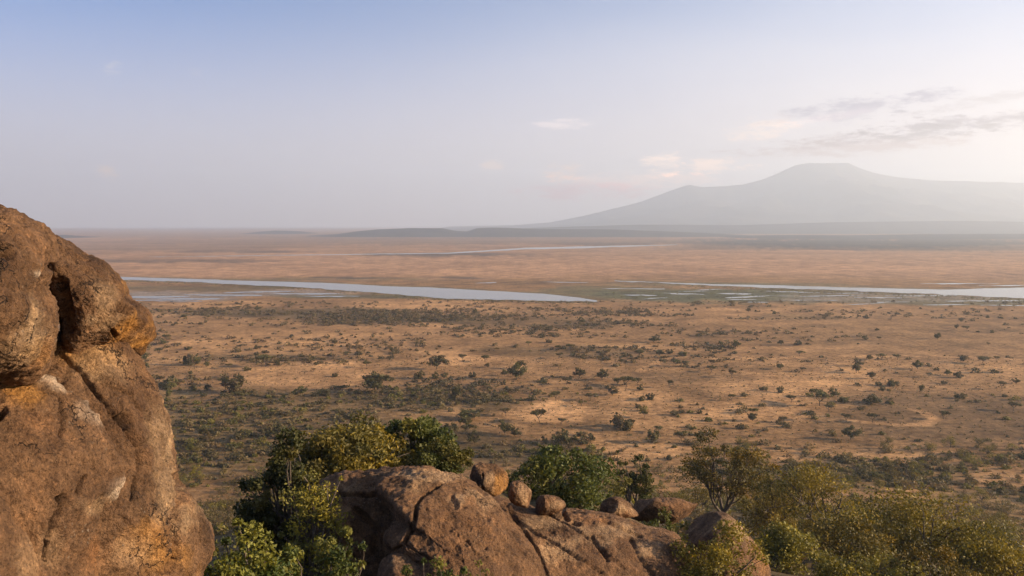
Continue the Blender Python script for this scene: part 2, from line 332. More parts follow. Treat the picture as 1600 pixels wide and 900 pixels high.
def build_ground():
    rows = []
    v = 940.0
    r = 1.5
    rs = list(np.linspace(1.5, 24, 16)); 
    while r < 15400:
        r = rs[-1]
        step = max(.9, 1.9 * r * r / 87500.0) if r > 230 else max(.9, r * .02)
        rs.append(r + min(step, r * .13))
    rs = np.array(rs); rs[-1] = 15400
    fine = np.radians(np.linspace(-46, 46, 600)); coarse = np.radians(np.linspace(46, 314, 72))[1:-1]
    th = np.concatenate([fine, coarse]); n = len(th)
    R, T = np.meshgrid(rs, th, indexing='ij'); X = (R * np.sin(T)).ravel(); Y = (R * np.cos(T)).ravel()
    V = np.stack([X, Y, height(X, Y)], 1); V = np.vstack([V, [[0, 0, hz(0, 0)]]])
    i = np.arange(len(rs) - 1)[:, None] * n; j = np.arange(n)[None]; j2 = (j + 1) % n
    Q = np.stack([i + j, i + j2, i + n + j2, i + n + j], -1).reshape(-1, 4)[:, ::-1]
    T3 = np.stack([np.full(n, len(V) - 1), np.arange(n), (np.arange(n) + 1) % n], 1)[:, ::-1]
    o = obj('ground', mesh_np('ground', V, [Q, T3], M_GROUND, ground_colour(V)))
    tag(o, 'dry tan savanna plain and scrubby hill slope', kind='structure')
build_ground()

def river(name, label, pts_top, pts_bot, z=.12, seed=0, jag=1.0):
    """a water sheet between a far and a near bank given as sight lines to the flat plain"""
    a, b = np.array(pts_top, float), np.array(pts_bot, float)
    us = np.arange(min(a[0, 0], b[0, 0]), max(a[-1, 0], b[-1, 0]), 3.0)
    ta = np.interp(us, a[:, 0], a[:, 1]); tb = np.interp(us, b[:, 0], b[:, 1])
    q = np.stack([us * .045, np.zeros_like(us), np.zeros_like(us)], 1)
    ta = ta + fbm(q, 1, 4, seed) * .55 * jag; tb = tb + fbm(q, 1.6, 4, seed + 9) * 1.1 * jag
    ta, tb = np.minimum(ta, tb), np.maximum(ta, tb) + .12
    A = ground_pt(us, ta, z); B = ground_pt(us, tb, z)
    n = len(us); V = np.vstack([A, B]); k = np.arange(n - 1); F = np.stack([k, k + n, k + n + 1, k + 1], 1)
    o = obj(name, mesh_np(name, V, F, M_WATER)); tag(o, label, kind='structure'); return o
river('river', 'broad pale river channel reaching in from the left', *RIVERS[0], seed=1)
river('river', 'bright silver river channel running off to the right', *RIVERS[1], seed=2)
river('river', 'thin far water line crossing the plain below the hills',
      [(230, 401.3), (400, 399), (560, 396.8), (700, 395), (760, 391), (820, 387), (900, 385), (1060, 382)],
      [(230, 401.4), (400, 399.6), (560, 397.5), (700, 396.2), (760, 393), (820, 389.5), (900, 388), (1060, 382.6)], seed=3, jag=.5)
rngp = np.random.default_rng(4)
POOLS = [(225, 464, 60, 2.2), (290, 467, 50, 1.6), (250, 470, 55, 1.0), (350, 461, 50, 1.2), (405, 456, 45, 1.2), (480, 459, 50, 1.3), (515, 463, 40, .9),
         (1148, 459, 22, 1.6), (1165, 464, 26, 1.5), (1160, 468, 20, 1.0), (1182, 472, 16, .9), (1070, 459, 26, 1.0), (990, 451, 40, .8), (1000, 461, 22, 1.0), (1085, 455, 20, .8),
         (1240, 456, 34, .9), (1300, 462, 40, .8), (1380, 465, 36, .8), (1440, 462, 46, .9), (1390, 472, 30, .7), (1480, 476, 30, .9), (1540, 470, 50, 1.0), (1570, 477, 30, .8), (1330, 458, 30, .6),
         (1210, 462, 26, .6), (1025, 466, 18, .6), (1260, 469, 40, .6), (760, 442, 14, .8), (885, 441, 30, .5), (1350, 475, 26, .6), (1500, 443, 50, .7), (1580, 446, 40, .8), (1120, 452, 26, .5)]
for k, (u, v, ru, rv) in enumerate(POOLS):
    ru, rv = ru * 1.25, rv * .62
    us = np.linspace(-1, 1, 9); w = np.sqrt(np.clip(1 - us ** 2, 0, 1)); tilt = rngp.normal(0, .6)
    side = 'left mud flats' if u < 600 else ('green marsh in the middle' if u < 1200 else 'marsh on the right')
    river('pool', 'narrow shallow pool glinting on the ' + side, [(u + a * ru, v + tilt * a - rv * b) for a, b in zip(us, w)], [(u + a * ru, v + tilt * a + rv * b) for a, b in zip(us, w)], .14, 30 + k, .9)

# ------------------------------------------------------------------ mountain and far hills
def ridge(name, label, sil, Y, front, back, mat, nx=260, ny=90, rough=.1, seed=0, xfade=0, ns=1.0):
    s = np.array(sil, float); us = np.linspace(s[0, 0], s[-1, 0], nx); vs = np.interp(us, s[:, 0], s[:, 1])
    ker = np.ones(3) / 3; vs[1:-1] = np.convolve(vs, ker, 'valid'); vs = vs + fbm(np.stack([us * .05, us * 0, us * 0 + seed], 1), 1, 3, seed) * .18
    top = at(us, vs, np.full(nx, Y)); H = np.maximum(top[:, 2], 0)
    t = np.linspace(-1, 1, ny); V = np.zeros((nx, ny, 3))
    for j, tt in enumerate(t):
        y = Y + (tt * back if tt > 0 else tt * front)
        prof = (1 - abs(tt)) ** 1.55
        V[:, j, 0] = top[:, 0]; V[:, j, 1] = y
        q = np.stack([top[:, 0], np.full(nx, y), np.zeros(nx)], 1)
        rg = (fbm(q, ns, 5, seed, .55, True) - .75) * rough * np.sqrt(max(0, 1 - abs(tt))) * min(1, abs(tt) * 4)
        V[:, j, 2] = H * prof * (1 + rg) + H * rg * .25 * (1 - abs(tt)) - 2.0
    i = np.arange(nx - 1)[:, None] * ny; j = np.arange(ny - 1)[None]
    Q = np.stack([i + j, i + ny + j, i + ny + j + 1, i + j + 1], -1).reshape(-1, 4)
    o = obj(name, mesh_np(name, V.reshape(-1, 3), Q, mat)); tag(o, label, kind='structure'); return o
M_MOUNT = hill_material('mountain_forest', (.03, .033, .03), (.10, .085, .065), .0012)
M_HILLS = hill_material('hill_bush', (.028, .03, .028), (.06, .055, .045), .006)
ridge('mountain', 'pale hazy flat-topped volcano on the horizon at the right',
      [(700, 353.5), (800, 351.5), (860, 347), (905, 338), (930, 332), (970, 322), (1000, 315), (1030, 303), (1055, 293), (1075, 286.5), (1095, 290), (1130, 288.5), (1160, 286), (1190, 278), (1215, 268), (1240, 256.5), (1262, 252.5), (1322, 252.5), (1338, 260), (1362, 268),
       (1400, 275), (1450, 279), (1520, 282), (1600, 284), (1700, 289), (1900, 306), (2150, 335), (2300, 352)], 12000, 4500, 3200, M_MOUNT, 500, 90, .34, 7, ns=.0013)
ridge('hill', 'dark flat-topped hill range left of the middle distance', [(460, 369), (530, 365), (560, 360.5), (590, 357.5), (640, 355.5), (690, 355.5), (712, 360), (730, 361), (745, 355.5), (775, 354.5), (850, 357), (960, 357.5), (1100, 363), (1200, 369)], 4900, 700, 600, M_HILLS, 240, 40, .10, 12, ns=.006)
ridge('hill', 'low blue hill just right of the rock outcrop', [(0, 374), (60, 368.5), (100, 366), (140, 370), (180, 375), (270, 384)], 4200, 400, 400, M_HILLS, 120, 30, .10, 13, ns=.006)
ridge('hill', 'small faint rise above the far water', [(360, 369), (400, 362), (430, 359.5), (470, 361), (520, 368)], 6000, 500, 500, M_HILLS, 90, 30, .1, 14, ns=.006)
ridge('hill', 'long dark rise in front of the mountain', [(1040, 378), (1080, 372), (1140, 368), (1230, 366.5), (1330, 367), (1450, 365), (1600, 364.5), (1800, 366), (2000, 372)], 4400, 900, 700, M_HILLS, 260, 40, .08, 15, ns=.004)
ridge('hill', 'grey foothill bench under the mountain', [(820, 356), (900, 353), (1000, 350), (1150, 351), (1300, 346), (1500, 344), (1700, 347), (2000, 355)], 7000, 1400, 1000, M_HILLS, 260, 40, .12, 16, ns=.002)

# ------------------------------------------------------------------ rocks
BASE_ROCK = np.array([.205, .115, .058])
def outline_r(outline, c, nth):
    p = np.array(outline, float); n = len(p); t = np.linspace(0, n, n * 24, endpoint=False); i = t.astype(int); f = (t - i)[:, None]
    P0, P1, P2, P3 = p[(i - 1) % n], p[i % n], p[(i + 1) % n], p[(i + 2) % n]
    q = .5 * (2 * P1 + (P2 - P0) * f + (2 * P0 - 5 * P1 + 4 * P2 - P3) * f * f + (3 * P1 - P0 - 3 * P2 + P3) * f ** 3)
    d = q - np.array(c); ang = np.arctan2(d[:, 1], d[:, 0]) % (2 * math.pi); rad = np.hypot(d[:, 0], d[:, 1])
    o = np.argsort(ang); ang, rad = ang[o], rad[o]
    th = np.linspace(0, 2 * math.pi, nth, endpoint=False)
    return th, np.interp(th, np.r_[ang - 2 * math.pi, ang, ang + 2 * math.pi], np.r_[rad, rad, rad])
def rock(name, outline, c, Y0, a, b, Tf, Tb, mat, parent=None, nth=220, nph=120, e=1.0, n_amp=.06, n_scale=1.2, seed=0, cracks=(), paint=(), tint=1.0, ridge_amp=0.0, facets=0):
    """a closed boulder body: an outline with its own depth, sloped by a, b (metres per px) and bulging Tf to the front, Tb to the back"""
    th, R = outline_r(outline, c, nth)
    tt_ = np.linspace(0, 1, nph); phi = math.pi * np.where(tt_ < .74, tt_ / .74 * .57, .57 + (tt_ - .74) / .26 * .43); PH, TH = np.meshgrid(phi, th, indexing='ij'); s = np.sin(PH)
    u = c[0] + s * R[None] * np.cos(TH); v = c[1] + s * R[None] * np.sin(TH)
    cp = np.cos(PH); d = np.where(cp > 0, Tf * np.abs(cp) ** e, -Tb * np.abs(cp) ** e)
    Y = Y0 + a * (u - c[0]) + b * (v - c[1]) - d
    P = at(u, v, Y)
    def normals(P):
        dp = np.gradient(P, axis=0); dt = np.roll(P, -1, 1) - np.roll(P, 1, 1); n = np.cross(dt, dp)
        n /= np.linalg.norm(n, axis=2, keepdims=True) + 1e-9; return n
    if facets:
        rf = np.random.default_rng(seed * 7 + 3); flat_ = P.reshape(-1, 3); ctr = flat_.mean(0); ext = flat_.std(0)
        for _ in range(facets):
            fn = rf.normal(size=3) * np.array([1, 1.2, .8]); fn[1] = -abs(fn[1]) if rf.uniform() < .65 else fn[1]; fn = fn / ext; fn /= np.linalg.norm(fn)
            pr = (P - ctr) @ fn; lim = np.quantile(pr, rf.uniform(.80, .95)); P = P - fn * (np.maximum(pr - lim, 0) * .8)[..., None]
    n = normals(P); out = np.sign((n * (P - P.reshape(-1, 3).mean(0))).sum(2).mean()); n = n * out
    q = P.reshape(-1, 3)
    disp = fbm(q, n_scale, 5, seed, .5) * n_amp + fbm(q, n_scale * 4, 4, seed + 40, .55) * n_amp * .35
    disp += fbm(q, n_scale * 11, 4, seed + 90, .65) * n_amp * .42 + np.minimum(0, fbm(q, n_scale * 6, 3, seed + 95) + .25) * n_amp * .8
    if ridge_amp: disp += (fbm(q * np.array([1, 1, .5]), n_scale * 1.7, 4, seed + 80, .55, True)) * ridge_amp
    uu, vv = u.ravel(), v.ravel(); jit = fbm(q, 6, 3, seed + 60) * 5
    front = (cp.ravel() > -.15)
    dark = np.zeros(len(q))
    for (pl, w, dep) in cracks:
        dd = np.full(len(q), 1e9)
        for (p0, p1) in zip(pl[:-1], pl[1:]):
            p0 = np.array(p0, float); ab = np.array(p1, float) - p0; t = np.clip(((uu - p0[0]) * ab[0] + (vv - p0[1]) * ab[1]) / (ab @ ab), 0, 1)
            dd = np.minimum(dd, np.hypot(uu - p0[0] - t * ab[0], vv - p0[1] - t * ab[1]))
        k = (1 - sstep(.25, 1, (dd + jit * .35 * min(1, w / 6)) / w)) * front; disp -= dep * k; dark = np.maximum(dark, k)
    P = P + n * disp.reshape(P.shape[:2])[..., None]
    P[0] = P[0].mean(0); P[-1] = P[-1].mean(0)
    V = P.reshape(-1, 3)
    ws = (1 + .22 * fbm(V, .9, 4, seed + 5) + .2 * fbm(V, 3.5, 4, seed + 6))[:, None]
    col = BASE_ROCK * tint * ws
    st = np.clip(fbm(V * np.array([1, 1, .35]), 2.2, 4, seed + 7) * 2 - .25, 0, 1)[:, None]; col = col * (1 - .5 * st)     # dark water streaks
    for (pu, pv, ru, rv, rgb, w) in paint:
        dd = np.hypot((uu - pu) / ru, (vv - pv) / rv) + fbm(V, 2.0, 5, seed + 11, .65) * 1.3
        k = (w * (1 - sstep(.35, 1.25, dd)) * front)[:, None]; col = col * (1 - k) + np.array(rgb) * ws * k
    i = np.arange(nph - 1)[:, None] * nth; j = np.arange(nth)[None]; j2 = (j + 1) % nth
    Q = np.stack([i + j, i + j2, i + nth + j2, i + nth + j], -1).reshape(-1, 4)
    if out > 0: Q = Q[:, ::-1]
    return obj(name, mesh_np(name, V, Q, mat, np.clip(col, .015, .7)), parent)
ORANGE = (.46, .23, .058); PALE = (.46, .31, .175); WHITE = (.56, .44, .32); RUST = (.28, .14, .06); SHADE = (.065, .045, .032)

out = obj('granite_outcrop', None, None, at(np.array(100), np.array(900), np.array(7.0)).tolist())
tag(out, 'massive weathered brown granite outcrop at the left edge', 'rock')
OB = np.array(out.location)
def part_of(root, o):
    o.location = (-root.location[0], -root.location[1], -root.location[2]); return o
AS = .0046
part_of(out, rock('upper_block', [(-210, 420), (-150, 290), (-60, 305), (0, 330), (30, 343), (58, 358), (73, 374), (78, 400), (70, 428), (66, 450), (78, 478), (84, 510), (78, 545), (60, 575), (20, 590), (-150, 600)], (-50, 455), 6.0 - .4, AS * .8, 0, 1.1, 1.6, M_ROCK, out, 320, 150, .8, .07, 1.6, 1,
     cracks=[([(-10, 395), (8, 402)], 9, .12), ([(60, 420), (76, 412)], 6, .1)], paint=[(48, 510, 24, 40, PALE, .85), (20, 540, 20, 30, PALE, .4), (45, 425, 8, 6, WHITE, .8), (60, 545, 14, 20, ORANGE, .3)], ridge_amp=.045, facets=6))
part_of(out, rock('overhanging_block', [(74, 374), (100, 380), (130, 400), (160, 412), (182, 432), (194, 452), (198, 466), (216, 480), (229, 500), (232, 520), (225, 536), (213, 556), (190, 552), (150, 560), (112, 566), (98, 540), (96, 500), (84, 462), (74, 430)], (150, 480), 7.35, AS, 0, .62, 1.3, M_ROCK, out, 320, 150, .8, .055, 1.7, 3,
     cracks=[([(98, 440), (106, 480), (112, 512)], 10, .26), ([(183, 482), (196, 488)], 8, .14), ([(180, 520), (190, 535)], 5, .08)], paint=[(205, 522, 26, 34, ORANGE, 1.), (160, 460, 26, 40, PALE, .6), (140, 498, 14, 12, PALE, .7), (190, 450, 10, 20, ORANGE, .45), (165, 500, 25, 20, PALE, .5)], ridge_amp=.045, facets=7))
part_of(out, rock('main_face', [(-60, 600), (20, 560), (70, 535), (110, 520), (160, 512), (196, 530), (214, 556), (222, 580), (239, 615), (253, 655), (263, 700), (273, 742), (284, 764), (302, 788), (319, 812), (330, 840), (325, 870), (315, 905), (335, 1000), (250, 1090), (0, 1090), (-90, 900)], (130, 800), 7.2, AS * .8, -.0012, 1.0, 2.2, M_ROCK, out, 480, 190, .8, .075, 1.4, 5,
     cracks=[([(96, 560), (130, 585), (165, 630), (192, 668), (212, 702), (217, 728)], 5, .08), ([(188, 652), (194, 664)], 8, .25), ([(230, 640), (236, 690), (246, 730)], 2.5, .05), ([(150, 590), (200, 620), (225, 650)], 2.5, .05), ([(270, 745), (285, 790), (288, 850), (280, 900)], 8, .10), ([(213, 702), (226, 690)], 4, .08), ([(215, 730), (204, 780)], 4, .08), ([(246, 745), (244, 760)], 4, .06)],
     paint=[(120, 545, 60, 34, ORANGE, .55), (150, 570, 40, 30, PALE, .5), (250, 690, 14, 40, PALE, .8), (262, 770, 22, 60, PALE, .75), (300, 820, 22, 40, PALE, .8), (262, 860, 50, 50, ORANGE, .6), (225, 875, 40, 36, PALE, .45), (300, 870, 20, 40, ORANGE, .5), (240, 660, 16, 30, PALE, .4)], ridge_amp=.05, facets=4))
part_of(out, rock('rounded_slab', [(-150, 640), (-60, 580), (0, 572), (45, 570), (85, 580), (120, 605), (155, 640), (183, 672), (204, 700), (214, 728), (204, 765), (180, 800), (165, 850), (150, 910), (150, 1010), (60, 1060), (-100, 1050), (-180, 850)], (20, 800), 6.45, AS * .75, -.001, 1.0, 1.8, M_ROCK, out, 440, 185, .8, .07, 1.4, 7,
     cracks=[([(100, 778), (82, 815), (76, 845), (80, 875)], 6, .16), ([(96, 620), (98, 650), (96, 680)], 4.5, .08), ([(136, 745), (124, 770)], 5, .09), ([(94, 780), (101, 775)], 8, .2), ([(0, 650), (6, 640)], 8, .1)],
     paint=[(45, 620, 35, 24, ORANGE, .75), (110, 600, 50, 12, WHITE, .8), (150, 640, 30, 26, WHITE, .45), (190, 770, 26, 20, WHITE, .7), (145, 795, 40, 24, PALE, .7), (150, 860, 60, 40, RUST, .9), (80, 590, 40, 10, WHITE, .6), (90, 850, 30, 50, PALE, .35), (60, 660, 40, 30, RUST, .5)], ridge_amp=.045, facets=5))
part_of(out, rock('corner_slab', [(-160, 780), (-60, 752), (0, 772), (22, 800), (42, 832), (62, 866), (82, 905), (95, 980), (0, 1060), (-150, 1000)], (-40, 900), 5.5, AS * .6, 0, .55, 1.5, M_ROCK, out, 220, 100, .8, .05, 1.6, 9, paint=[(40, 870, 30, 30, PALE, .35)]))

dome = obj('granite_dome', None, None, at(np.array(760), np.array(900), np.array(18.0)).tolist())
tag(dome, 'broad cracked brown granite dome in the bottom middle of the view', 'rock')
part_of(dome, rock('main_hump', [(628, 900), (618, 872), (602, 842), (616, 812), (604, 786), (588, 762), (606, 742), (655, 729), (690, 738), (720, 750), (748, 770), (778, 792), (805, 826), (830, 862), (850, 900), (865, 960), (840, 1040), (720, 1080), (620, 1040)], (720, 880), 19.4, .0085, -.016, 1.7, 3.0, M_ROCK_FAR, dome, 400, 175, .85, .15, .8, 21,
     cracks=[([(688, 758), (662, 772), (650, 790), (648, 815), (645, 832), (632, 848), (616, 860)], 3.2, .22), ([(634, 850), (660, 866), (690, 885)], 2.6, .10), ([(706, 776), (714, 790)], 5, .10), ([(728, 846), (740, 866)], 3, .1)],
     paint=[(690, 745, 60, 10, PALE, .7), (720, 778, 20, 12, PALE, .6), (760, 790, 24, 18, PALE, .4), (640, 760, 30, 10, PALE, .3), (700, 830, 60, 40, RUST, .3)], ridge_amp=.08))
part_of(dome, rock('shaded_shoulder', [(458, 900), (470, 845), (482, 795), (497, 760), (518, 744), (545, 738), (600, 736), (640, 733), (690, 745), (705, 800), (700, 900), (660, 1000), (560, 1060), (480, 1020)], (585, 880), 20.7, -.002, -.008, .95, 3.2, M_ROCK_FAR, dome, 320, 160, .45, .12, .9, 23, cracks=[([(530, 772), (575, 776), (612, 770)], 5, .22), ([(560, 800), (590, 830), (585, 860)], 9, .25), ([(520, 820), (545, 850)], 10, .2)], paint=[(550, 762, 50, 14, PALE, .6), (590, 772, 24, 10, RUST, .6), (620, 745, 60, 8, PALE, .4), (530, 800, 16, 14, PALE, .4)], ridge_amp=.10, facets=3))
part_of(dome, rock('foot_slab', [(575, 905), (600, 872), (640, 858), (690, 868), (720, 890), (735, 940), (700, 1020), (600, 1010)], (650, 930), 17.6, .006, -.012, .7, 2.0, M_ROCK_FAR, dome, 180, 80, .8, .08, .9, 26, paint=[(640, 880, 40, 12, PALE, .3)], ridge_amp=.04, facets=4))
part_of(dome, rock('sloping_flank', [(700, 800), (730, 772), (770, 775), (805, 785), (850, 795), (900, 797), (945, 803), (985, 815), (1020, 826), (1062, 842), (1090, 900), (1090, 980), (960, 1060), (780, 1050), (710, 950)], (880, 900), 23.0, .006, -.02, 1.6, 3.5, M_ROCK_FAR, dome, 380, 155, .75, .11, .7, 25,
     cracks=[([(790, 790), (815, 825), (838, 862), (855, 900)], 3.5, .12), ([(880, 800), (886, 812)], 5, .15), ([(896, 818), (904, 822)], 5, .14), ([(925, 840), (950, 875)], 4, .12), ([(985, 845), (1005, 880), (1020, 900)], 4, .12), ([(940, 815), (1000, 840)], 4, .12), ([(800, 812), (880, 860), (940, 895)], 2.5, .08), ([(850, 800), (930, 850), (975, 890)], 2.5, .08)],
     paint=[(850, 820, 50, 16, PALE, .6), (880, 850, 50, 18, PALE, .6), (960, 830, 60, 14, PALE, .6), (1010, 860, 30, 14, PALE, .6), (870, 870, 40, 14, PALE, .5), (920, 815, 40, 10, RUST, .5)], ridge_amp=.06, facets=2))

def boulder(label, outline, c, Y0, a, b, Tf, Tb, seed, mat=M_ROCK_FAR, **kw):
    o = rock('boulder', outline, c, Y0, a, b, Tf, Tb, mat, None, 130, 64, seed=seed, facets=9, ridge_amp=.035, **kw)
    P = np.empty(len(o.data.vertices) * 3, np.float32); o.data.vertices.foreach_get('co', P); P = P.reshape(-1, 3)
    base = np.array([P[:, 0].mean(), P[:, 1].mean(), P[:, 2].min()], np.float32); o.data.vertices.foreach_set('co', (P - base).ravel()); o.location = base.tolist()
    tag(o, label, 'boulder', 'boulders on and behind the granite dome'); return o
boulder('upright split boulder with orange face perched on the dome, tallest one', [(732, 742), (742, 728), (758, 723), (775, 723), (788, 732), (795, 748), (793, 765), (787, 776), (770, 772), (752, 768), (738, 758)], (764, 750), 22.2, .012, -.004, .45, .6, 31, n_amp=.07, n_scale=1.6, e=.7,
        paint=[(782, 760, 14, 22, ORANGE, .7), (765, 745, 12, 20, PALE, .8), (740, 745, 10, 24, SHADE, .8)], cracks=[([(752, 735), (750, 750), (754, 765)], 4, .1)])  # dark left flank is shade painted into the boulder's colour
boulder('egg-shaped boulder leaning beside the tall split boulder', [(790, 775), (793, 762), (803, 752), (815, 752), (826, 764), (830, 780), (824, 792), (806, 788)], (810, 772), 22.9, .012, -.004, .4, .5, 32, n_amp=.05, n_scale=1.6, e=.75, paint=[(820, 770, 12, 22, PALE, .5)])
boulder('low half-buried boulder right of the egg-shaped one', [(826, 792), (832, 780), (848, 775), (868, 777), (884, 790), (880, 802), (840, 802)], (856, 790), 24.0, .012, -.004, .5, .7, 33, n_amp=.05, n_scale=1.4, e=.8, paint=[(872, 788, 12, 8, PALE, .5)])
boulder('pointed small boulder with yellow weeds at its foot', [(936, 800), (942, 785), (958, 778), (975, 780), (990, 792), (998, 806), (970, 812), (940, 808)], (966, 796), 26.5, .012, -.004, .6, .8, 34, n_amp=.06, n_scale=1.4, e=.8, paint=[(970, 795, 18, 12, PALE, .7)])
boulder('flat low boulder behind the little gap shrub', [(985, 800), (992, 784), (1015, 779), (1050, 778), (1078, 784), (1095, 793), (1104, 806), (1060, 818), (1000, 815)], (1045, 798), 30.5, .010, -.004, .9, 1.4, 35, n_amp=.09, n_scale=.9, e=.8, paint=[(1060, 790, 30, 8, RUST, .4)])
boulder('big smooth rounded boulder at the right end of the dome', [(1060, 850), (1075, 815), (1100, 803), (1130, 801), (1160, 807), (1185, 822), (1203, 845), (1214, 870), (1212, 892), (1200, 940), (1120, 960), (1065, 920)], (1140, 870), 27.5, .012, -.01, 1.5, 2.0, 36, n_amp=.1, n_scale=.8, e=.8, paint=[(1165, 830, 24, 24, PALE, .6), (1195, 860, 16, 26, ORANGE, .3), (1120, 815, 40, 8, PALE, .4)], cracks=[([(1168, 828), (1176, 850), (1180, 862)], 4, .1)])

# ------------------------------------------------------------------ plants
def tubes(paths, sides=6):
    """paths: list of (points n x 3, radii n) -> V, F"""
    Vs, Fs, off = [], [], 0
    ang = np.linspace(0, 2 * math.pi, sides, endpoint=False)
    for (p, r) in paths:
        p = np.asarray(p, float); r = np.asarray(r, float); n = len(p); t = np.gradient(p, axis=0); t /= np.linalg.norm(t, axis=1, keepdims=True) + 1e-9
        ref = np.array([.31, .94, .15]); a = np.cross(t, ref); a /= np.linalg.norm(a, axis=1, keepdims=True) + 1e-9; b = np.cross(t, a)
        ring = p[:, None] + r[:, None, None] * (np.cos(ang)[None, :, None] * a[:, None] + np.sin(ang)[None, :, None] * b[:, None])
        Vs.append(ring.reshape(-1, 3)); i = np.arange(n - 1)[:, None] * sides; j = np.arange(sides)[None]; j2 = (j + 1) % sides
        Fs.append(off + np.stack([i + j, i + j2, i + sides + j2, i + sides + j], -1).reshape(-1, 4)); off += n * sides
    return np.vstack(Vs), np.vstack(Fs)
def leaf_quads(P, size, rng, up=.35, outw=None, asp=.5, droop=0):
    n = len(P); nrm = rng.normal(size=(n, 3)); nrm /= np.linalg.norm(nrm, axis=1, keepdims=True); nrm = nrm + np.array([0, 0, up])
    if outw is not None: nrm = nrm + outw * .5
    nrm /= np.linalg.norm(nrm, axis=1, keepdims=True) + 1e-9
    a = np.cross(nrm, rng.normal(size=(n, 3))); a /= np.linalg.norm(a, axis=1, keepdims=True) + 1e-9
    a[:, 2] -= droop; b = np.cross(nrm, a); s = (size * rng.uniform(.65, 1.35, n))[:, None]
    V = np.stack([P - a * s * .5, P + b * s * asp * .5, P + a * s * .5 + nrm * s * .08, P - b * s * asp * .5], 1).reshape(-1, 3)
    return V, np.arange(4 * n).reshape(-1, 4)
def curve(p0, p1, rng, n=6, wob=.12, sag=0.0):
    t = np.linspace(0, 1, n)[:, None]; L_ = np.linalg.norm(np.asarray(p1) - p0); w = rng.normal(0, wob * L_, (2, 3))
    p = np.asarray(p0) * (1 - t) + np.asarray(p1) * t + np.sin(math.pi * t) * w[0] * .6 + np.sin(2 * math.pi * t) * w[1] * .3
    p[:, 2] += sag * np.sin(math.pi * t[:, 0]) * L_; return p
def crown_points(rng, R, zc, tz, n_clump, n_leaf, flat=.5, clump_r=.28, hollow=.35, low=-1.0, lop=.25):
    """clump centres in a lopsided ellipsoid; leaves packed round each clump"""
    d = rng.normal(size=(n_clump, 3)); d /= np.linalg.norm(d, axis=1, keepdims=True); rad = rng.uniform(hollow, 1, n_clump) ** .6
    d = d * rad[:, None]; d[:, 2] = np.where(d[:, 2] < low, -d[:, 2], d[:, 2])
    an = np.arctan2(d[:, 1], d[:, 0]); lo = 1 + lop * np.sin(an * rng.integers(1, 4) + rng.uniform(0, 6)) + lop * .6 * np.sin(an * 5 + d[:, 2] * 4 + rng.uniform(0, 6))
    d[:, 2] *= 1 + .30 * np.sin(an * 2 + rng.uniform(0, 6))
    c = d * np.array([R, R, tz]) * np.stack([lo, lo, np.ones(n_clump)], 1) + np.array([0, 0, zc])
    cr = clump_r * R * rng.uniform(.35, 1.3, n_clump) ** 1.2
    ns_ = n_clump // 4; up_ = c[:, 2] > zc - .2 * tz
    for i_ in range(ns_):           # loose shoots reaching past the rest
        if up_[i_]: c[i_] = np.array([0, 0, zc]) + (c[i_] - np.array([0, 0, zc])) * rng.uniform(1.05, 1.28); cr[i_] *= .5
    wk = cr ** 1.5 / (cr ** 1.5).sum(); k = rng.choice(n_clump, n_leaf, p=wk); q = rng.normal(size=(n_leaf, 3)); q /= np.linalg.norm(q, axis=1, keepdims=True)
    q = q * (rng.uniform(0, 1, n_leaf) ** .45)[:, None]
    return c, c[k] + q * cr[k][:, None] * np.array([1, 1, flat]), k, q
PAL = {
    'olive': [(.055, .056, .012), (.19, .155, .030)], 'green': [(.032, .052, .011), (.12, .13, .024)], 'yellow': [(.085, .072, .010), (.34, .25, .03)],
    'lush': [(.05, .060, .009), (.21, .19, .032)], 'grey': [(.085, .08, .04), (.16, .14, .065)], 'dark': [(.026, .034, .008), (.075, .078, .016)], 'acacia': [(.055, .052, .016), (.125, .11, .033)],
    'scrub': [(.085, .066, .027), (.19, .14, .06)], 'brown': [(.11, .075, .036), (.21, .14, .066)], 'dusk': [(.05, .045, .02), (.10, .08, .035)],
}
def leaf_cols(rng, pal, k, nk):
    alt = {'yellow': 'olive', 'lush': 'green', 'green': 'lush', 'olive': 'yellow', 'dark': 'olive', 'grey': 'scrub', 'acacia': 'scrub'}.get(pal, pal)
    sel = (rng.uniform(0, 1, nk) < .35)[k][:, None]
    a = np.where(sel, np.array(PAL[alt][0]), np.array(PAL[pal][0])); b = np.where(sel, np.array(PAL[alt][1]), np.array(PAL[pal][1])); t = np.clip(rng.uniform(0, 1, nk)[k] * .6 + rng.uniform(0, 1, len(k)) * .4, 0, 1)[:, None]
    c = a * (1 - t) + b * t; return np.repeat(c * rng.uniform(.8, 1.2, (len(k), 1)), 4, 0)
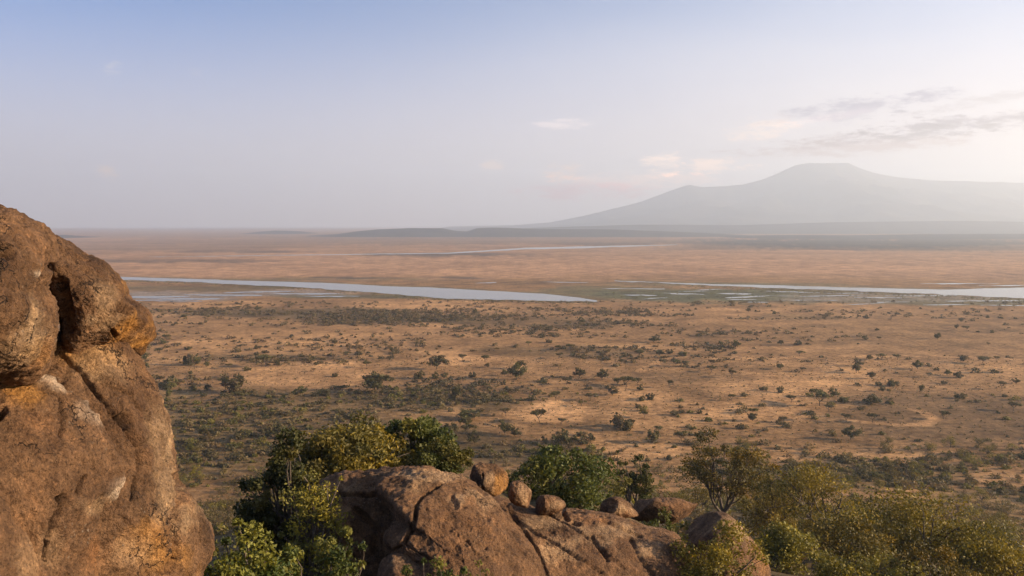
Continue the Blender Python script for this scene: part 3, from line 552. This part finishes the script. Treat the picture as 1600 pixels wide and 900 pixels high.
def plant_meshes(kind, rng, R, H, n_leaf, leaf, pal, n_clump=26, trunk=None, flat=None, lean=0.0):
    """returns (wood mesh, foliage mesh); kinds: acacia (flat crown), round (ball crown on a trunk), bush (to the ground), open (airy forked tree), sprig (leafy shoots)"""
    paths = []
    if kind == 'acacia':
        c, P, k, q = crown_points(rng, R, H * .80, H * .13, n_clump, n_leaf, .42 if flat is None else flat, .36, .10, -.4)
        c[:, 2] -= (np.hypot(c[:, 0], c[:, 1]) / R) ** 2 * H * .05
        th = H * rng.uniform(.28, .42); tr = trunk or H * .035
        top = np.array([rng.normal(0, .05) * H, rng.normal(0, .05) * H, th]); paths.append((curve(np.array([0, 0, -.4]), top, rng, 6, .05), np.linspace(tr * 1.25, tr * .8, 6)))
    elif kind == 'round':
        c, P, k, q = crown_points(rng, R, H * .62, H * .36, n_clump, n_leaf, .8 if flat is None else flat, .40, .2, -.8)
        th = H * rng.uniform(.22, .32); tr = trunk or H * .035
        top = np.array([rng.normal(0, .06) * H, rng.normal(0, .06) * H, th]); paths.append((curve(np.array([0, 0, -.4]), top, rng, 6, .05), np.linspace(tr * 1.3, tr * .8, 6)))
    elif kind == 'bush':
        c, P, k, q = crown_points(rng, R, H * .46, H * .5, n_clump, n_leaf, .85 if flat is None else flat, .30 * max(1, min(1.7, H / (2.2 * R))), .30, -.95)
        top = np.array([0, 0, -.2]); tr = trunk or H * .02
    elif kind == 'open':
        c, P, k, q = crown_points(rng, R, H * .70, H * .28, n_clump, n_leaf, .7 if flat is None else flat, .32, .3, -.6)
        th = H * rng.uniform(.22, .30); tr = trunk or H * .03
        top = np.array([lean * H * .3, rng.normal(0, .04) * H, th]); paths.append((curve(np.array([0, 0, -.5]), top, rng, 7, .05), np.linspace(tr * 1.35, tr * .85, 7)))
    if kind != 'bush':
        nl = int(rng.integers(4, 6)); az = rng.uniform(0, 6.28) + np.arange(nl) * 6.283 / nl + rng.normal(0, .25, nl)
        ca = np.arctan2(c[:, 1] - top[1], c[:, 0] - top[0]); limb_end = []
        for a in az:
            rr = R * rng.uniform(.4, .62); e = np.array([top[0] + math.cos(a) * rr, top[1] + math.sin(a) * rr, c[:, 2].mean() - H * rng.uniform(.02, .12)])
            p = curve(top - np.array([0, 0, tr]), e, rng, 7, .10, -.06); paths.append((p, np.linspace(tr * .72, tr * .3, 7))); limb_end.append(p)
        for i_, cc in enumerate(c):
            j = int(np.argmin(np.abs((az - ca[i_] + math.pi) % 6.283 - math.pi))); s0 = limb_end[j][rng.integers(2, 7)]
            paths.append((curve(s0, cc, rng, 5, .12, .03), np.linspace(tr * .3, tr * .06, 5)))
    else:
        for cc in c:
            b0 = np.array([rng.normal(0, R * .12), rng.normal(0, R * .12), -.2]); paths.append((curve(b0, cc, rng, 6, .1, .05), np.linspace(tr, tr * .15, 6)))
    Vw, Fw = tubes(paths, 5 if n_leaf < 2000 else 6)
    Vl, Fl = leaf_quads(P, leaf, rng, .35, q)
    return mesh_np('wood', Vw, Fw, M_BARK), mesh_np('foliage', Vl, Fl, M_LEAF, leaf_cols(rng, pal, k, len(c)), smooth=False)
def plant(name, label, cat, group, loc, meshes, rz=0.0, sc=(1, 1, 1), wood='trunk', leafy='crown'):
    r = obj(name, None, None, tuple(loc)); r.rotation_euler = (0, 0, rz); r.scale = sc; tag(r, label, cat, group)
    r.empty_display_size = .3
    obj(wood, meshes[0], r); obj(leafy, meshes[1], r); return r

def on_hill(u, Y):
    x = (u - 800) / FPX * Y * 1.02; return np.array([x, Y, hz(x, Y)])
def z_top(v, Y): return float(at(np.array(800.), np.array(float(v)), np.array(float(Y)))[2])
def fg(name, label, cat, kind, u, Y, v_top, w_px, n_leaf, leaf, pal, seed, n_clump=40, group=None, z=None, **kw):
    """a plant seen at photo column u, top at row v_top, w_px wide, standing Y metres out on the hill"""
    rng = np.random.default_rng(seed); p = on_hill(u, Y)
    if z is not None: p[2] = z_top(z, Y)
    H = max(.4, z_top(v_top, Y) - p[2]); R = w_px / 2 / FPX * Y * (1.02 if kind == 'bush' else .95)
    sub = ('stem', 'foliage') if kind == 'bush' else ('trunk', 'crown')
    return plant(name, label, cat, group, p, plant_meshes(kind, rng, R, H, n_leaf, leaf, pal, n_clump, **kw), wood=sub[0], leafy=sub[1])

# --- plants round the rocks
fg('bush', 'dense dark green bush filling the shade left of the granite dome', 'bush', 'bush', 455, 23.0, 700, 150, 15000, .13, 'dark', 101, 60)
fg('bush', 'tall golden-green bush directly behind the top of the granite dome', 'bush', 'bush', 565, 26.5, 661, 175, 17000, .14, 'yellow', 102, 60)
fg('bush', 'deep green leafy bush behind the dome, right of the golden one', 'bush', 'bush', 650, 29.5, 654, 135, 15000, .15, 'green', 103, 55)
fg('bush', 'bright yellow-green low bush peeping over the dome crest', 'bush', 'bush', 690, 27.0, 692, 95, 9000, .10, 'lush', 104, 45)
fg('bush', 'dark olive bush on the left flank of the golden-green bush', 'bush', 'bush', 500, 25.5, 684, 130, 11000, .13, 'olive', 105, 45)
fg('shrub', 'olive twiggy shrub hanging over the dome left shoulder', 'shrub', 'bush', 490, 19.5, 716, 85, 5000, .085, 'olive', 106, 40)
fg('bush', 'round dark green bush right behind the perched boulders', 'bush', 'bush', 870, 37.0, 706, 165, 15000, .17, 'green', 107, 60)
fg('bush', 'lush light green bush at the foot of the granite outcrop', 'bush', 'bush', 375, 9.6, 812, 150, 9500, .058, 'lush', 108, 46)
fg('bush', 'lush leafy shrub in the bottom left corner below the outcrop tip', 'bush', 'bush', 440, 10.2, 850, 120, 6500, .058, 'lush', 109, 36)
fg('shrub', 'small sunlit green sprig in front of the shaded dome side', 'shrub', 'bush', 530, 13.5, 828, 95, 2200, .085, 'lush', 110, 22)
fg('shrub', 'low green sprig at the bottom edge below the dome crack', 'shrub', 'bush', 675, 14.5, 868, 95, 2600, .07, 'green', 111, 30)
fg('shrub', 'tiny tuft of leaves at the bottom edge under the dome centre', 'shrub', 'bush', 745, 15.5, 882, 70, 1200, .07, 'lush', 112, 20)
fg('shrub', 'yellow-green shrub hiding the foot of the big rounded boulder', 'shrub', 'bush', 1105, 23.5, 826, 135, 7500, .10, 'yellow', 113, 46)
fg('shrub', 'small green shrub in the gap between the low boulders', 'shrub', 'bush', 1036, 27.5, 782, 50, 1500, .10, 'green', 114, 16)
fg('shrub', 'little yellow weed clump beside the pointed boulder', 'shrub', 'bush', 925, 28, 780, 26, 500, .09, 'lush', 115, 10)
fg('tree', 'small dark-crowned tree with a bare trunk right of the round bush', 'tree', 'open', 990, 62, 704, 75, 3500, .22, 'dark', 116, 26)
fg('tree', 'open-crowned tree with dark forked limbs above the rounded boulder', 'tree', 'open', 1130, 66, 688, 150, 7000, .22, 'olive', 117, 46, trunk=.20)
fg('tree', 'leaning tree with bare dark branches right of the forked tree', 'tree', 'open', 1265, 58, 745, 170, 5200, .20, 'olive', 118, 34, trunk=.17, lean=.8)
fg('tree', 'yellow-green tree between the forked tree and the leaning tree', 'tree', 'round', 1215, 70, 748, 110, 6500, .20, 'yellow', 119, 40)
fg('tree', 'large golden-green tree crown at the bottom right', 'tree', 'round', 1440, 46, 778, 210, 11000, .17, 'yellow', 120, 60)
fg('tree', 'olive tree crown low between the leaning tree and the golden one', 'tree', 'round', 1330, 44, 815, 170, 9000, .16, 'olive', 121, 50)
fg('tree', 'green bushy tree rising behind the rounded boulder shoulder', 'tree', 'round', 1240, 40, 835, 120, 7500, .15, 'olive', 122, 44)
fg('tree', 'golden tree crown cut by the bottom right corner', 'tree', 'round', 1560, 42, 840, 170, 9000, .16, 'yellow', 123, 50)
fg('bush', 'low olive bush at the bottom edge right of the boulder', 'bush', 'bush', 1345, 31, 862, 150, 7000, .13, 'olive', 124, 44)
fg('bush', 'low yellow bush at the bottom edge near the corner', 'bush', 'bush', 1480, 32, 858, 140, 6500, .13, 'yellow', 125, 44)
t = rng0 = np.random.default_rng(130)
tp = at(np.array(82.), np.array(378.), np.array(7.0))
plant('tuft', 'tiny dark tuft of weed on the outcrop skyline', 'plant', None, tp, plant_meshes('bush', rng0, .05, .05, 160, .014, 'brown', 8), wood='stem', leafy='foliage')

# --- acacias and shrubs on the plain and the lower slope
def proto_set(kind, n, R, H, leaves_, leaf, pal, seed, n_clump, **kw):
    return [plant_meshes(kind, np.random.default_rng(seed + i), R, H, leaves_, leaf, pal, n_clump, **kw) for i in range(n)]
PROTO = {'flat': proto_set('acacia', 6, 4.0, 5.0, 1200, .72, 'acacia', 200, 26), 'round': proto_set('round', 6, 3.0, 5.0, 1300, .72, 'acacia', 220, 24), 'wide': proto_set('bush', 5, 3.5, 3.4, 1200, .68, 'acacia', 240, 24),
         'slope': proto_set('round', 5, 2.6, 4.0, 1500, .24, 'olive', 260, 30), 'slopebush': proto_set('bush', 5, 2.4, 2.8, 1300, .24, 'olive', 280, 28), 'golden': proto_set('round', 4, 2.6, 3.8, 1500, .24, 'yellow', 300, 30), 'greyb': proto_set('bush', 4, 2.2, 2.2, 900, .24, 'scrub', 320, 24)}
DIM = {'flat': (4.0, 4.8), 'round': (3.0, 4.9), 'wide': (3.5, 3.4), 'slope': (2.6, 4), 'slopebush': (2.4, 2.8), 'golden': (2.6, 3.8), 'greyb': (2.2, 2.2)}
rngt = np.random.default_rng(5); count = {}
def stand(kind, u, v, w_px, h_px, label, cat, group, name):
    """v = row of the foot on the ground"""
    g = ground_pt(np.array(float(u)), np.array(float(v)))
    for _ in range(4): g = ground_pt(np.array(float(u)), np.array(float(v)), hz(g[0], g[1]))
    Y = g[1]; R, H = DIM[kind]; k = count.get(kind, 0); count[kind] = k + 1
    sx = w_px / FPX * Y / (2.1 * R); sz = h_px / FPX * Y / H
    sub = ('stem', 'foliage') if kind in ('wide', 'slopebush', 'greyb') else ('trunk', 'crown')
    return plant(name, label, cat, group, g, PROTO[kind][k % len(PROTO[kind])], rngt.uniform(0, 6.28), (sx, sx, sz), *sub)
NAMED = [
    ('round', 586, 612, 44, 28, 'largest dark round-crowned acacia on the plain, near the middle left'), ('round', 683, 577, 27, 20, 'round acacia on the sandy clearing right of the largest one'),
    ('round', 360, 613, 40, 26, 'grey-green acacia with pale clearing behind, near the outcrop'), ('flat', 415, 573, 30, 17, 'flat acacia at the right end of the scrub line behind the grey-green acacia'),
    ('wide', 302, 570, 30, 18, 'wide low acacia at the left end of the scrub line'), ('round', 470, 616, 20, 11, 'small dome-shaped bush left of the largest round acacia'), ('wide', 507, 618, 22, 11, 'dark bush casting a long shadow just left of the largest acacia'),
    ('round', 808, 593, 27, 24, 'dark mushroom-shaped acacia on the edge of the sandy clearing'), ('flat', 843, 660, 28, 19, 'small umbrella acacia standing alone on bright sand'), ('flat', 1281, 634, 34, 21, 'umbrella acacia with the longest shadow on the right plain'),
    ('flat', 1236, 629, 18, 11, 'little umbrella acacia left of the long-shadow one'), ('flat', 1269, 657, 17, 12, 'small green umbrella acacia below the long-shadow one'), ('flat', 1363, 660, 23, 14, 'umbrella acacia alone on the edge of the bare brown grass'),
    ('wide', 1358, 630, 30, 12, 'wide low acacia right of the long-shadow one'), ('wide', 972, 668, 46, 22, 'broad double bush with a dark shadow on the pale sand'), ('flat', 979, 604, 24, 15, 'flat acacia on open ground in the middle of the plain'),
    ('round', 941, 594, 18, 16, 'round acacia left of the flat one in mid-plain'), ('wide', 875, 692, 40, 19, 'dark thicket bush at the front edge of the sand'), ('wide', 912, 692, 44, 15, 'olive thicket bush touching the dark thicket at the sand edge'),
    ('flat', 869, 626, 18, 14, 'leaning sparse acacia above the umbrella acacia on sand'), ('flat', 922, 626, 18, 11, 'thin acacia on the sand right of the leaning sparse one'), ('flat', 1046, 606, 11, 12, 'lone stick-like acacia right of the flat mid-plain one'),
    ('flat', 1143, 590, 14, 12, 'narrow acacia left of the right-hand clearing'), ('flat', 1113, 574, 13, 12, 'dark tall-stemmed acacia in the row on the right of mid-plain'), ('flat', 1056, 572, 14, 10, 'flat acacia at the left end of the mid-plain row'), ('flat', 1071, 573, 11, 9, 'second acacia of the mid-plain row'),
    ('round', 1362, 592, 13, 11, 'dark round bush on the right plain beyond the clearing'), ('wide', 1395, 603, 20, 10, 'flat green bush near the three bushes with one shadow'), ('round', 1358, 563, 9, 8, 'leftmost of three bushes sharing one shadow'), ('flat', 1377, 562, 14, 9, 'middle of three bushes sharing one shadow'), ('flat', 1402, 562, 14, 8, 'rightmost of three bushes sharing one shadow'),
    ('round', 1505, 566, 10, 11, 'dark upright bush toward the right edge'), ('flat', 1536, 568, 22, 11, 'sprawling acacia beside the dark upright bush'), ('wide', 1500, 590, 16, 8, 'low bush below the dark upright bush'), ('flat', 1566, 608, 15, 12, 'thorny dark acacia near the right edge'),
    ('wide', 655, 592, 20, 14, 'bush left below the round acacia on the sandy clearing'), ('round', 681, 592, 12, 9, 'small bush under the round clearing acacia'), ('round', 694, 591, 14, 8, 'dark little bush right of the round clearing acacia'), ('flat', 758, 566, 15, 10, 'small acacia with long shadow behind the sand patch'),
    ('round', 905, 590, 18, 14, 'spreading bush in the scrub left of the round mid-plain acacia'), ('flat', 1222, 660, 14, 9, 'small dark bush on the stony ground'), ('flat', 1322, 660, 14, 13, 'feathery small acacia between two umbrella acacias'), ('flat', 1474, 655, 18, 13, 'slender acacia beside the curved track'), ('round', 1440, 613, 9, 12, 'thin dark acacia with long shadow right of the wide low one'),
    ('flat', 1583, 642, 22, 14, 'dark branching acacia close to the right edge'), ('flat', 1143, 626, 14, 10, 'small acacia left of the stony clearing'), ('round', 1219, 577, 12, 8, 'dark bush left of the middle clearing track'), ('wide', 1220, 613, 14, 9, 'dark clump above the little umbrella acacia'),
    ('round', 736, 655, 40, 14, 'thin grey acacia in the scrub left of the bright sand'), ('flat', 730, 678, 24, 14, 'twisted low acacia at the scrub edge by the sand'), ('round', 804, 682, 16, 14, 'upright bush in the row left of the dark thicket'), ('flat', 878, 663, 14, 9, 'tiny acacia just right of the umbrella acacia on sand'),
    ('wide', 262, 604, 42, 14, 'flat scrubby thicket against the outcrop edge'), ('round', 264, 622, 14, 14, 'grey shrub below the thicket at the outcrop edge'), ('round', 1022, 535, 18, 9, 'pair of dark far trees above mid-plain'), ('round', 433, 572, 10, 9, 'small tree beside the flat acacia of the scrub line'),
]
for (kind, u, v, w, h, lab) in NAMED:
    stand(kind, u, v, w, h, lab, 'bush' if kind == 'wide' else 'tree', 'acacias scattered over the plain', 'shrub' if kind == 'wide' else 'acacia_tree')
# more scattered acacias, thinner toward the river
def zone(u, v):
    side = 'left' if u < 560 else ('middle' if u < 1040 else 'right'); far = 'near the river' if v < 505 else ('half way to the river' if v < 575 else 'on the near plain'); return side, far
taken = [(a[1], a[2]) for a in NAMED]; n_done = 0
while n_done < 150:
    u = rngt.uniform(225, 1620); v = 478 + 215 * rngt.uniform(0, 1) ** .75
    if u > 1380 and 625 < v < 705: continue
    if u < 700 and v > 640 and rngt.uniform() < .6: continue
    w = (v - 350) * rngt.uniform(.035, .075)
    if any(abs(u - a) < 14 and abs(v - b) < 7 for a, b in taken): continue
    taken.append((u, v)); kind = ['flat', 'round', 'wide'][int(rngt.choice(3, p=[.4, .25, .35]))]
    s, f = zone(u, v); word = {'flat': 'flat-topped acacia', 'round': 'round-crowned acacia', 'wide': 'spreading bush'}[kind]
    stand(kind, u, v, w, w * (.62 if kind != 'round' else .85) * (.8 if kind == 'wide' else 1), f'small {word} {f}, {s} of view', 'bush' if kind == 'wide' else 'tree', f'{word}s {f} {s}', 'shrub' if kind == 'wide' else 'acacia_tree'); n_done += 1
# lower slope and hill foot: larger rounder bushes
SL = []
def slope_try(n, u0, u1, Y0, Y1, kinds, p, lab, grp, size=(3.2, 6.0), gap=2.2, seed=0, maxtop=None):
    r = np.random.default_rng(seed); done = tries = 0
    while done < n and tries < n * 40:
        tries += 1; u = r.uniform(u0, u1); Y = Y0 + (Y1 - Y0) * r.uniform(0, 1); g = on_hill(u, Y); w = r.uniform(*size)
        if any(math.hypot(g[0] - a, g[1] - b) < gap for a, b in SL): continue
        if maxtop is not None:
            vt = proj(np.array([[g[0], g[1], g[2] + w * .85]]))[1][0]
            if vt < np.interp(u, *maxtop): continue
        SL.append((g[0], g[1])); kind = kinds[int(r.choice(len(kinds), p=p))]; R, H = DIM[kind]; sx = w / (2.1 * R); sz = sx * r.uniform(.85, 1.1)
        k = count.get(kind, 0); count[kind] = k + 1; isb = kind in ('slopebush', 'greyb')
        word = {'slope': 'olive round tree', 'slopebush': 'olive bush', 'golden': 'golden-leaved tree', 'greyb': 'dry brown bush'}[kind]
        plant('bush' if isb else 'tree', f'{word} {lab}', 'bush' if isb else 'tree', f'{word}s {grp}', g, PROTO[kind][k % len(PROTO[kind])], r.uniform(0, 6.28), (sx, sx, sz), *(('stem', 'foliage') if isb else ('trunk', 'crown'))); done += 1
slope_try(64, 1180, 1660, 88, 185, ['slope', 'slopebush', 'golden', 'greyb'], [.34, .3, .26, .1], 'on the lower hill slope at the right', 'on the right slope', (3.0, 6.2), 4.2, 11)
slope_try(26, 880, 1200, 80, 190, ['slope', 'slopebush', 'greyb'], [.4, .4, .2], 'below the hill behind the boulders', 'behind the boulders', (3.0, 6.0), 4.5, 12)
slope_try(24, 690, 960, 150, 235, ['slope', 'slopebush', 'greyb'], [.3, .45, .25], 'at the hill foot behind the dome', 'at the hill foot', (3.0, 5.5), 4.5, 13)
slope_try(60, 270, 470, 75, 240, ['slopebush', 'greyb'], [.5, .5], 'on the slope right of the outcrop', 'right of the outcrop', (2.4, 4.6), 3.2, 14)
slope_try(44, 1130, 1500, 172, 250, ['slope', 'slopebush', 'golden', 'greyb'], [.25, .4, .15, .2], 'at the hill foot toward the right plain', 'at the right hill foot', (2.6, 5.2), 4.0, 16)
slope_try(16, 1470, 1640, 226, 246, ['slope', 'slopebush'], [.4, .6], 'in the dark thicket line near the right edge', 'in the thicket line', (3.0, 5.0), 2.4, 17)
slope_try(26, 1400, 1680, 150, 200, ['slope', 'slopebush', 'greyb'], [.3, .4, .3], 'on the low slope by the right edge', 'by the right edge', (2.6, 5.0), 3.6, 18)
slope_try(20, 1200, 1640, 50, 86, ['slope', 'golden', 'slopebush'], [.35, .4, .25], 'on the upper slope at the bottom right', 'on the upper right slope', (3.0, 5.0), 3.6, 15)

# ------------------------------------------------------------------ scrub that reads as a mass
def scatter_scrub(name, label, pts, size, n_leaf, leaf_f, pals, seed, flat=.55, cap=.6):
    rng = np.random.default_rng(seed); n = len(pts)
    cnt = np.clip(n_leaf * (size / np.median(size)) ** 1.6, n_leaf * .4, n_leaf * 4).astype(int); k = np.repeat(np.arange(n), cnt); q = rng.normal(size=(len(k), 3)); q /= np.linalg.norm(q, axis=1, keepdims=True); q *= (rng.uniform(0, 1, len(k)) ** .4)[:, None]
    q[:, 2] = np.abs(q[:, 2]); s = size[k][:, None]; lop = rng.uniform(.7, 1.5, (n, 1))[k]
    P = pts[k] + q * s * np.concatenate([.5 * lop, .5 / lop, np.full_like(lop, flat)], 1)
    V, F = leaf_quads(P, np.minimum(size[k] * leaf_f, cap), rng, .25, q, .7)
    pi = rng.choice(len(pals), n); c = np.zeros((len(k), 3))
    for i, pl in enumerate(pals):
        m = pi[k] == i; a, b = np.array(PAL[pl][0]), np.array(PAL[pl][1]); t_ = rng.uniform(0, 1, (n, 1))[k][m] * .6 + rng.uniform(0, 1, (m.sum(), 1)) * .4; c[m] = a * (1 - t_) + b * t_
    o = obj(name, mesh_np(name, V, F, M_LEAF, np.repeat(c, 4, 0), smooth=False)); tag(o, label, kind='stuff'); return o
def dens(u, v):
    d = np.full(len(u), .10)
    for (cu, cv, ru, rv, w) in [(60, 640, 160, 60, 1.0), (400, 655, 260, 42, 1.7), (330, 700, 140, 40, 2.0), (1320, 740, 210, 30, 1.9), (1560, 780, 90, 30, 1.4), (850, 700, 120, 18, 1.4), (1540, 718, 80, 9, 1.6), (1180, 705, 130, 10, 1.0), (650, 630, 150, 30, 1.2), (480, 490, 210, 9, 1.), (640, 500, 190, 9, .9), (880, 552, 150, 12, .7), (800, 705, 130, 20, 1.), (620, 690, 220, 34, 1.), (870, 508, 160, 12, .6), (400, 565, 140, 8, .8), (980, 490, 90, 4, .7), (1260, 497, 70, 4, .7),
                               (280, 590, 60, 10, .9), (1090, 540, 90, 10, .4), (1560, 582, 60, 5, 1.), (1000, 690, 120, 14, .4), (1090, 680, 120, 16, .35), (950, 560, 60, 6, .7), (700, 545, 200, 8, .35), (1180, 497, 60, 4, .5), (1120, 520, 80, 5, .4), (1530, 500, 80, 5, .4), (1060, 492, 40, 3, .8)]:
        d = np.maximum(d, w * np.exp(-(((u - cu) / ru) ** 2 + ((v - cv) / rv) ** 2) * 1.1))
    for (cu, cv, ru, rv) in [(480, 585, 110, 16), (740, 562, 60, 9), (840, 645, 70, 10), (1500, 665, 200, 40), (1400, 530, 220, 22)]:
        d *= 1 - .85 * np.exp(-(((u - cu) / ru) ** 2 + ((v - cv) / rv) ** 2))
    return d
rngs = np.random.default_rng(77)
def candidates(n, Y0, Y1, half=.72):
    Y = np.sqrt(rngs.uniform(Y0 ** 2, Y1 ** 2, n)); x = rngs.uniform(-half, half, n) * Y; P = np.stack([x, Y, height(x, Y)], 1); return P
P = candidates(76000, 200, 722); u, v = proj(P); clump = np.clip(.45 + 2.4 * fbm2(P[:, 0] * .33, P[:, 1], .034, 3, 61), .05, 2.0)
dn = dens(u, v); clump = np.where(dn > .9, np.maximum(clump, .55), clump)
keep = (rngs.uniform(0, 1, len(P)) < dn * clump * .85) & (u > -80); P = P[keep]
print('scrub', len(P))
near = P[:, 1] < 340
scatter_scrub('scrub', 'low dry thornbush scrub dotted over the near plain', P[near], np.clip(rngs.lognormal(.35, .55, near.sum()), .5, 4.2), 34, .36, ['scrub', 'olive', 'scrub', 'brown', 'dusk'], 78, .5, .62)
scatter_scrub('scrub', 'low dry thornbush scrub dotted over the far plain to the river', P[~near], np.clip(rngs.lognormal(.6, .55, (~near).sum()),   .7, 5.5), 14, .50, ['scrub', 'brown', 'scrub', 'dusk'], 79, .42, .95)
# hill slope undergrowth
P = candidates(16500, 40, 240, .74); u, v = proj(P)
d = np.clip(.5 + 1.2 * fbm2(P[:, 0], P[:, 1], .05, 3, 63), .08, 1); keep = rngs.uniform(0, 1, len(P)) < d * .45; P = P[keep]
scatter_scrub('undergrowth', 'tangled dry undergrowth covering the hill slope', P, rngs.uniform(.7, 2.2, len(P)), 38, .22, ['scrub', 'olive', 'brown', 'olive'], 80, .6, .4)
ub = rngs.uniform(190, 930, 900); vb = np.interp(ub, *np.array(RIVERS[0][1]).T) + 1.4 + rngs.exponential(1.2, 900)
ub2 = rngs.uniform(1000, 1640, 700); vb2 = np.interp(ub2, *np.array(RIVERS[1][1]).T) + 1.4 + rngs.exponential(2.5, 700)
P = ground_pt(np.r_[ub, ub2], np.r_[vb, vb2]); scatter_scrub('bank_scrub', 'low dark scrub and reeds fringing the near river banks', P, rngs.uniform(.8, 2.6, len(P)), 12, .45, ['dusk', 'olive', 'scrub'], 83, .35)
# grass tussocks
P = candidates(20000, 225, 420); u, v = proj(P); keep = rngs.uniform(0, 1, len(P)) < .55; P = P[keep]
scatter_scrub('grass', 'dry straw grass tussocks on the plain', P, rngs.uniform(.25, .7, len(P)), 5, .7, ['brown', 'grey', 'brown'], 81, .7)
# reeds and green bank shrubs by the water
P = candidates(9000, 715, 1010); u, v = proj(P); m = np.exp(-(((u - 1090) / 260) ** 2)) * np.exp(-(((v - 463) / 8) ** 2)) + .5 * np.exp(-(((u - 1450) / 220) ** 2 + ((v - 472) / 7) ** 2))
wet = (u < 945) & (v < 472) | (v > np.interp(u, [960, 1200, 1480, 1640], [437.5, 444, 451, 446])) & (v < np.interp(u, [960, 1200, 1400, 1600, 1700], [440.5, 451, 458.5, 468, 472]))
keep = (rngs.uniform(0, 1, len(P)) < m * .5) & ~wet; P = P[keep]
scatter_scrub('reeds', 'green reeds and marsh plants between the river channels', P, rngs.uniform(1.0, 3.4, len(P)), 12, .45, ['green', 'lush', 'olive'], 82, .35)

# ------------------------------------------------------------------ haze
def build_haze():
    x, y0, y1, z0, z1 = 15600, -15600, 15600, -6, 1090
    V = [(-x, y0, z0), (x, y0, z0), (x, y1, z0), (-x, y1, z0), (-x, y0, z1), (x, y0, z1), (x, y1, z1), (-x, y1, z1)]
    F = np.array([(0, 3, 2, 1), (4, 5, 6, 7), (0, 1, 5, 4), (1, 2, 6, 5), (2, 3, 7, 6), (3, 0, 4, 7)])
    m, N, L = new_mat('haze_air')
    pv = nn(N, L, 'ShaderNodeVolumePrincipled', i_Density=HAZE); pv.inputs['Color'].default_value = (.76, .88, 1.0, 1); pv.inputs['Anisotropy'].default_value = .36
    o = N.new('ShaderNodeOutputMaterial'); L.new(pv.outputs[0], o.inputs['Volume'])
    h = obj('haze', mesh_np('haze', V, F, m, smooth=False)); tag(h, 'pale dusty haze hanging over the whole plain', kind='stuff')
build_haze()
print('tris', sum(len(o.data.loop_triangles) or len(o.data.polygons) * 2 for o in {o.data: o for o in bpy.data.objects if o.type == 'MESH'}.values()), 'objects', len(bpy.data.objects))
# things of one look in one place: told apart by their order from the left
ORD = ['first', 'second', 'third', 'fourth', 'fifth', 'sixth', 'seventh', 'eighth', 'ninth', 'tenth', 'eleventh', 'twelfth', 'thirteenth', 'fourteenth', 'fifteenth', 'sixteenth', 'seventeenth', 'eighteenth', 'nineteenth', 'twentieth']
def ordinal(n): return ORD[n] if n < 20 else ('twenty-' + ORD[n - 20] if n < 29 else ('thirtieth' if n == 29 else 'thirty-' + ORD[n - 30]))
same = {}
for o in bpy.data.objects:
    if o.parent is None and 'category' in o: same.setdefault(o['label'], []).append(o)
for lab, os_ in same.items():
    if len(os_) > 1:
        os_.sort(key=lambda o: proj(np.array([tuple(o.location)]))[0][0])
        for k, o in enumerate(os_): o['label'] = lab + ', ' + ordinal(k) + ' from left'
